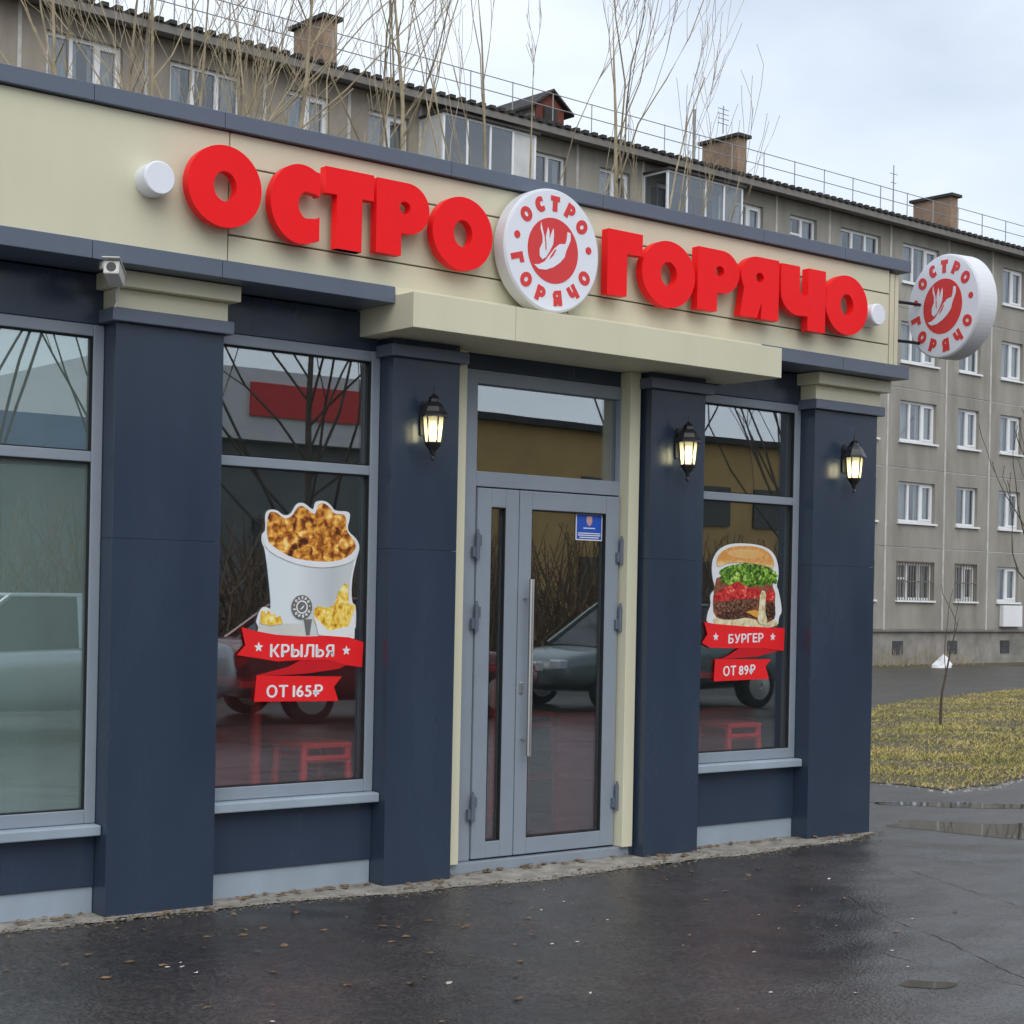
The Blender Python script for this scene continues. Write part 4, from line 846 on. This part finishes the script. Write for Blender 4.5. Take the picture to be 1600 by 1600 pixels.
# ------------------------------------------------------------------ security camera
sc = empty('security_camera', (3.33, -.19, 2.96), label='small white security camera under the cornice by the left pillar', cat='camera')
MB().box(3.30, 3.335, -.19, -.155, 2.99, 3.024).build('bracket', 'camera_white', sc, .003)
cb = MB(); cb.box(-.035, .035, -.09, .075, -.032, .032); o = cb.build('body', 'camera_white', sc, .006, local=True); o.location = (.02, -.02, .005); o.rotation_euler = (rad(-12), 0, rad(-35))
cb = MB(); cb.box(-.04, .04, -.115, .08, .034, .040); o2 = cb.build('hood', 'camera_white', o, .002, local=True)
MB().lathe([(.022, -.092), (.022, -.0905)], 16, (0, 0, 0), 'y').build('lens', 'black_metal', o, local=True)
MB().tube([(3.385, -.13, 2.97), (3.42, -.11, 2.93), (3.425, -.08, 2.86), (3.41, -.09, 2.84)], [.005]*4, 5).build('cable', 'camera_white', sc)

# ------------------------------------------------------------------ window stickers (flat prints on the glass)
GY = .147
def layer(t, name, pts, m, k, th=.0008):
    return mesh_obj(name, curve_mesh([pts], th), m, t, (0, GY-.0006-.0012*k, 0))
def smoothpoly(pts, it=2):
    for _ in range(it):
        q = []
        for i in range(len(pts)):
            a, b = pts[i], pts[(i+1) % len(pts)]; q += [(a[0]*.75+b[0]*.25, a[1]*.75+b[1]*.25), (a[0]*.25+b[0]*.75, a[1]*.25+b[1]*.75)]
        pts = q
    return pts
def star(cx, cz, R): return [(cx+(R if i % 2 == 0 else R*.45)*math.sin(i*math.pi/5), cz+(R if i % 2 == 0 else R*.45)*math.cos(i*math.pi/5)) for i in range(10)]
SX = .018   # the prints were measured 4 cm in front of the panes
def mv(L_): return [(a+.03, b+.005) for a, b in L_]
WG = {k: mv(v) for k, v in WINGS.items()}; WP = {k: mv(v) for k, v in WINGS_PT.items()}
ws = empty('window_sticker', (4.58, GY, .98), label='chicken bucket and fries sticker with red price ribbons on the window', cat='sticker')
layer(ws, 'outline', smoothpoly(WG['sil']), 'st_white', 0)
layer(ws, 'bag', WG['bag'], 'st_bag', 2); layer(ws, 'cup', smoothpoly(WG['cup'], 1), 'st_cup', 1)
layer(ws, 'chicken', smoothpoly(WG['chicken']), 'st_crispy', 2)
r = random.Random(12); ch = WG['chicken']; xs = [p[0] for p in ch]; zs = [p[1] for p in ch]; npc = 0
while npc < 46:      # separate crusty pieces overlapping inside the heap
    cx, cz = r.uniform(min(xs), max(xs)), r.uniform(min(zs), max(zs)); s = r.uniform(.022, .05)
    if not all(inside(cx+s*.8*math.cos(t), cz+s*.8*math.sin(t), ch) for t in (0, 1.05, 2.1, 3.14, 4.2, 5.2)): continue
    a0 = r.uniform(0, 3.14); pts = []
    for i in range(12):
        t = 2*math.pi*i/12; q = s*r.uniform(.75, 1.05); X, Z = q*math.cos(t), q*.62*math.sin(t); pts.append((cx+X*math.cos(a0)-Z*math.sin(a0), cz+X*math.sin(a0)+Z*math.cos(a0)))
    layer(ws, 'chicken_piece', smoothpoly(pts, 1), 'st_crispy', 2.2+npc*.03, .0006); npc += 1
layer(ws, 'rim', smoothpoly(WG['rim'], 1), 'st_white', 4)
layer(ws, 'fries', WG['fry1'], 'st_fries', 4); layer(ws, 'fries', WG['fry2'], 'st_fries', 4); layer(ws, 'box', WG['box'], 'st_white', 5); layer(ws, 'cone', WG['cone'], 'st_grey', 4)
r = random.Random(4); f2 = WG['fry2']; fx = [p[0] for p in f2]; fz = [p[1] for p in f2]; nf = 0
while nf < 16:
    cx, cz = r.uniform(min(fx), max(fx)), r.uniform(min(fz)+.05, max(fz)); L_ = r.uniform(.03, .055); a = rad(90+r.gauss(-8, 18)); w = .006; dx, dz = math.cos(a)*L_, math.sin(a)*L_; nx_, nz_ = -math.sin(a)*w, math.cos(a)*w
    if not (inside(cx+dx*.8, cz+dz*.8, f2) and inside(cx-dx*.8, cz-dz*.8, f2)): continue
    layer(ws, 'fry', [(cx-dx+nx_, cz-dz+nz_), (cx-dx-nx_, cz-dz-nz_), (cx+dx-nx_, cz+dz-nz_), (cx+dx+nx_, cz+dz+nz_)], 'st_fry_light' if nf % 2 else 'st_fries', 4.4+.05*nf, .0005); nf += 1
sx_, sz_ = WP['stamp'][0]; sr = .062
mesh_obj('stamp', curve_mesh([arc(sx_, sz_, sr, sr, 0, 360, 40)[:-1]], .0008), 'st_grey', ws, (0, GY-.0078, 0))
mesh_obj('stamp_ring', curve_mesh([arc(sx_, sz_, sr*.56, sr*.56, 0, 360, 30)[:-1], arc(sx_, sz_, sr*.44, sr*.44, 0, 360, 30)[:-1]], .0008), 'st_white', ws, (0, GY-.009, 0))
mesh_obj('stamp_lettering', curve_mesh([[(sx_+a*1.0, sz_+b*1.0) for a, b in pl] for g in place_glyphs(sr) for pl in g], .0006), 'st_white', ws, (0, GY-.009, 0))
mesh_obj('stamp_emblem', curve_mesh([[(sx_+a*sr*.6, sz_+b*sr*.6) for a, b in EMBLEM['pepper']]], .0006), 'st_white', ws, (0, GY-.009, 0))
def ribbons(t, D, Pt, w1, w2):
    layer(t, 'ribbon_fold', D['fold'], 'st_redd', 7); layer(t, 'ribbon', D['rib1'], 'st_red', 8); layer(t, 'ribbon', D['rib2'], 'st_red', 8)
    y = GY-.0006-.0012*9
    (a, b, c) = Pt['t1']; fit_text('letter', w1, 'st_white', t, a[0], b[0], a[1], a[1]+.85*(c[1]-min(a[1], b[1])) , y, .03, b[1]-a[1])
    (a, b, c) = Pt['t2']; fit_text('letter', w2, 'st_white', t, a[0], b[0], a[1], a[1]+.9*(c[1]-min(a[1], b[1])), y, .03, b[1]-a[1])
    for q in (0, 1): mesh_obj('star', curve_mesh([star(*Pt['stars'][q], .027)], .0008), 'st_white', t, (0, y, 0))
ribbons(ws, WG, WP, 'КРЫЛЬЯ', 'ОТ 165₽')
BG = {k: mv(v) for k, v in BURGER.items()}; BP = {k: mv(v) for k, v in BURGER_PT.items()}
bs = empty('window_sticker', (7.86, GY, 1.03), label='burger sticker with red price ribbons on the window right of the door', cat='sticker')
layer(bs, 'outline', smoothpoly(BG['sil']), 'st_white', 0)
layer(bs, 'filling', smoothpoly([BG['lettuce'][0], BG['lettuce'][4], BG['lettuce'][6], BG['tomato2'][2], BG['meat'][2], BG['base'][4], BG['base'][1], BG['base'][0], BG['tomato'][0]], 1), 'st_filling', .5); layer(bs, 'lower_bun', smoothpoly(BG['base'], 1), 'st_sauce', 1); layer(bs, 'lettuce', smoothpoly(BG['lettuce'], 1), 'st_lettuce', 1)
layer(bs, 'patty', smoothpoly(BG['patty2'], 1), 'st_patty', 2); layer(bs, 'patty', smoothpoly(BG['patty'], 1), 'st_patty', 3); layer(bs, 'meat', smoothpoly(BG['meat'], 1), 'st_patty', 3)
layer(bs, 'tomato', smoothpoly(BG['tomato'], 1), 'st_tomato', 4); layer(bs, 'tomato', smoothpoly(BG['tomato2'], 1), 'st_tomato', 4); layer(bs, 'cheese', smoothpoly(BG['cheese'], 1), 'st_cheese', 4)
layer(bs, 'bun', smoothpoly(BG['bun']), 'st_bun', 4); layer(bs, 'sauce', smoothpoly(BG['drip'], 1), 'st_sauce', 5)
bx_ = [p[0] for p in BG['bun']]; bz_ = [p[1] for p in BG['bun']]; cx, cz = sum(bx_)/len(bx_), max(bz_)-.045
layer(bs, 'crust', [(cx+.17*math.cos(t*.314), cz+.03*math.sin(t*.314)-.01) for t in range(20)], 'st_crust', 5)
r = random.Random(9); lt = BG['lettuce']; lx = [p[0] for p in lt]; lz = [p[1] for p in lt]; nl = 0
while nl < 22:
    cx, cz = r.uniform(min(lx), max(lx)), r.uniform(min(lz), max(lz)); s = r.uniform(.02, .042)
    if not inside(cx, cz, lt): continue
    pts = [(cx+s*r.uniform(.4, 1.1)*math.cos(t*.52), cz+s*r.uniform(.4, .9)*math.sin(t*.52)) for t in range(12)]
    layer(bs, 'leaf', pts, 'st_lettuce', 1.2+.03*nl, .0005); nl += 1
ribbons(bs, BG, BP, 'БУРГЕР', 'ОТ 89₽')
# notice on the door
ns_ = empty('door_notice', (6.57, .166, 1.88), label='small square blue notice on the door glass', cat='notice')
MB().box(6.462, 6.668, .1655, .1668, 1.876, 2.034).build('border', 'st_white', ns_); MB().box(6.469, 6.661, .1645, .1654, 1.883, 2.027).build('sheet', 'st_blue', ns_)
mesh_obj('emblem', curve_mesh([[(6.545, 2.018), (6.585, 2.018), (6.588, 1.985), (6.577, 1.968), (6.565, 1.960), (6.553, 1.968), (6.542, 1.985)]], .0006), 'st_pink', ns_, (0, .1638, 0))
tx = MB()
for z, a, b in ((1.948, 6.52, 6.61), (1.918, 6.477, 6.653), (1.906, 6.477, 6.653), (1.893, 6.49, 6.64)): tx.box(a, b, .1634, .1642, z-.003, z+.003)
tx.build('text_line', 'st_white', ns_)

# ------------------------------------------------------------------ across the street (seen in the panes)
def car(x, y, rz, paint, label, L_=4.3, hatch=False):
    t = empty('parked_car', (x, y, .0), rz=rz, label=label, cat='car', group='cars parked opposite the shop')
    # half-width varies along the body; sections from nose to tail: (pos, z low, z belt, half width)
    S = [(-2.15, .42, .58, .60), (-2.08, .30, .70, .76), (-1.75, .22, .80, .84), (-1.0, .20, .88, .87), (0, .20, .92, .88), (1.1, .20, .95, .88), (1.75, .22, .98, .85), (2.06, .30, .96, .78), (2.14, .45, .80, .66)]
    b = MB()
    for p, zl, zt, w in S: b.v += [(p, -w*.94, zl), (p, -w, zl+(zt-zl)*.45), (p, -w*.95, zt-.03), (p, -w*.8, zt), (p, w*.8, zt), (p, w*.95, zt-.03), (p, w, zl+(zt-zl)*.45), (p, w*.94, zl)]
    n = 8
    for i in range(len(S)-1):
        for j in range(n): b.f.append((i*n+j, (i+1)*n+j, (i+1)*n+(j+1) % n, i*n+(j+1) % n))
    b.f += [tuple(range(n)), tuple((len(S)-1)*n+j for j in reversed(range(n)))]
    o = b.build('body', paint, t, smooth=True, local=True); sm = o.modifiers.new('sub', 'SUBSURF'); sm.levels = 1; sm.render_levels = 2
    G_ = [(-1.15, .88, .70, .90), (-.35, .62, .64, 1.40), (.25, .60, .62, 1.46), (.95, .60, .62, 1.42), (1.55 if not hatch else 1.85, .70, .66, .96)]
    g = MB()
    for p, w, w2, z in G_: g.v += [(p, -max(w, w2)*1.0 if z < 1 else -w, z), (p, (max(w, w2) if z < 1 else w), z)]
    # glasshouse: base ring and roof
    base = [(-1.2, .9), (1.65 if not hatch else 1.95, .95)]
    gm = MB(); xb0, xb1 = base[0][0], base[1][0]; gm.v = [(xb0, -.74, .86), (xb1, -.74, .92), (xb1, .74, .92), (xb0, .74, .86), (-.42, -.60, 1.42), (1.0 if not hatch else 1.5, -.60, 1.43), (1.0 if not hatch else 1.5, .60, 1.43), (-.42, .60, 1.42)]
    gm.f = [(0, 1, 5, 4), (1, 2, 6, 5), (2, 3, 7, 6), (3, 0, 4, 7), (4, 5, 6, 7)]; gm.build('glasshouse', 'car_glass', t, .03, local=True)
    rf_ = MB(); xr = 1.0 if not hatch else 1.5; rf_.box(-.42, xr, -.605, .605, 1.415, 1.47); rf_.build('roof', paint, t, .03, local=True)
    for sx in (-1, 1):
        pl = MB(); pl.tube([(xb0, sx*.75, .87), (-.42, sx*.605, 1.43)], [.035, .03], 5); pl.tube([(.30, sx*.75, .9), (.32, sx*.605, 1.43)], [.035, .03], 5); pl.tube([(xb1, sx*.75, .93), (xr, sx*.605, 1.43)], [.05, .04], 5); pl.build('pillar', paint, t, local=True)
        MB().box(-2.12, -2.0, sx*.62-.13, sx*.62+.13, .58, .70).build('headlight', 'lens_clear', t, .02, local=True)
        MB().box(2.06, 2.15, sx*.62-.13, sx*.62+.13, .68, .84).build('tail_light', 'tail_red', t, .02, local=True)
        for px in (-1.32, 1.32):
            w = MB(); w.lathe([(.25, -.1), (.31, -.08), (.31, .08), (.25, .1)], 24, (px, sx*.80, .31), 'y'); wo_ = w.build('wheel', 'tyre', t, local=True)
            rm = MB(); rm.lathe([(.20, -.105), (.05, -.12), (.05, .12), (.20, .105)], 20, (px, sx*.80, .31), 'y'); rm.build('rim', 'steel', wo_, local=True)
    return t
car(7.2, -9.6, rad(4), 'car_silver', 'silver saloon nearest the shop, mirrored in the leftmost window')
car(11.8, -9.9, rad(184), 'car_red', 'dark red saloon mirrored in the chicken bucket window')
car(16.6, -10.0, rad(3), 'car_green', 'dark green hatchback mirrored in the door glass', hatch=True)
def copy_tree(src, loc, rz, s, label):
    t = src.copy(); COL.objects.link(t); t.location = loc; t.rotation_euler = (0, 0, rz); t.scale = (s, s, s); t['label'] = label
    for ch in list(src.children): q = ch.copy(); COL.objects.link(q); q.parent = t
    return t
SG = 'street trees across the road'; kw = dict(trunk=.085, mat_='bark_dark', group=SG, maxd=4, kids=(3, 4), twig=.007)
P1 = tree(11.5, -21.5, 12, 41, 'bare street tree across the road, opposite the leftmost window', shoots=11, low=.25, spread=.5, **kw)
P2 = tree(16.8, -19.5, 11, 42, 'bare street tree across the road, mirrored in the chicken bucket window', shoots=26, low=.12, spread=.65, **kw)
P3 = tree(28.4, -22.5, 11.5, 43, 'bare street tree across the road, mirrored in the burger window', shoots=15, low=.2, spread=.42, **kw)
for src, x, y, s, rz, w in ((P2, 7.5, -25, 1.0, 1.2, 'at the west end of the row'), (P3, 14.4, -23, .9, 2.0, 'in front of the blue fascia'), (P3, 30.2, -19.5, .9, .7, 'third from the east end of the row'), (P1, 31.5, -21, 1.0, 3.3, 'second from the east end of the row'), (P2, 34.5, -23, 1.0, 5.6, 'at the east end of the row')):
    copy_tree(src, (x, y, -.05), rz, s, 'bare street tree across the road, '+w)
sh = MB(); r = random.Random(61)
for i in range(5200):
    x = r.uniform(0, 48); y = -14.6-r.random()*2.2-.06*x; hh = r.uniform(.8, 2.9); sh.tube([(x, y, -.03), (x+r.gauss(0, .25), y+r.gauss(0, .2), hh*.55), (x+r.gauss(0, .5), y+r.gauss(0, .3), hh)], [.022, .016, .008], 3, cap=False)
tag(sh.build('street_hedge', 'leaf_brown'), 'leafless brown hedge across the road behind the cars', 'hedge', kind='stuff')
ml = empty('shopping_centre', (28, -36, 0), label='low grey shopping centre with white and red fascia across the road', cat='building')
MB().box(20.5, 32.5, -46, -36, -.05, 5.9).build('wall', 'mall_grey', ml); MB().box(20.2, 32.8, -46, -35.6, 5.902, 8.0).build('fascia', 'mall_white', ml)
for a, b in ((21, 23.4), (24.6, 28.5), (29.4, 32.4)): MB().box(a, b, -35.599, -35.5, 6.6, 7.6).build('sign_band', 'print_red', ml)
for a in range(21, 30, 4): MB().box(a, a+2.6, -35.99, -35.9, 1.0, 3.6).build('window', 'car_glass', ml)
MB().box(4, 20, -34, -33.6, 4.9, 5.9).build('blue_fascia', 'blue_band', ml); MB().box(4, 20, -44, -34.01, -.05, 5.6).build('annex_wall', 'mall_grey', ml)
ob = empty('ochre_house', (52, -42, 0), label='ochre apartment house across the road east of the shopping centre', cat='building')
MB().box(35, 75, -52, -40, -.05, 7.7).build('wall', 'ochre', ob); MB().box(34.6, 75.4, -52.4, -39.6, 7.702, 7.95).build('roof', 'slate', ob)
for i in range(11):
    for k in range(2): MB().box(41.2+i*3.1, 42.8+i*3.1, -39.99, -39.9, 1.4+k*3, 3.0+k*3).build('window', 'car_glass', ob)
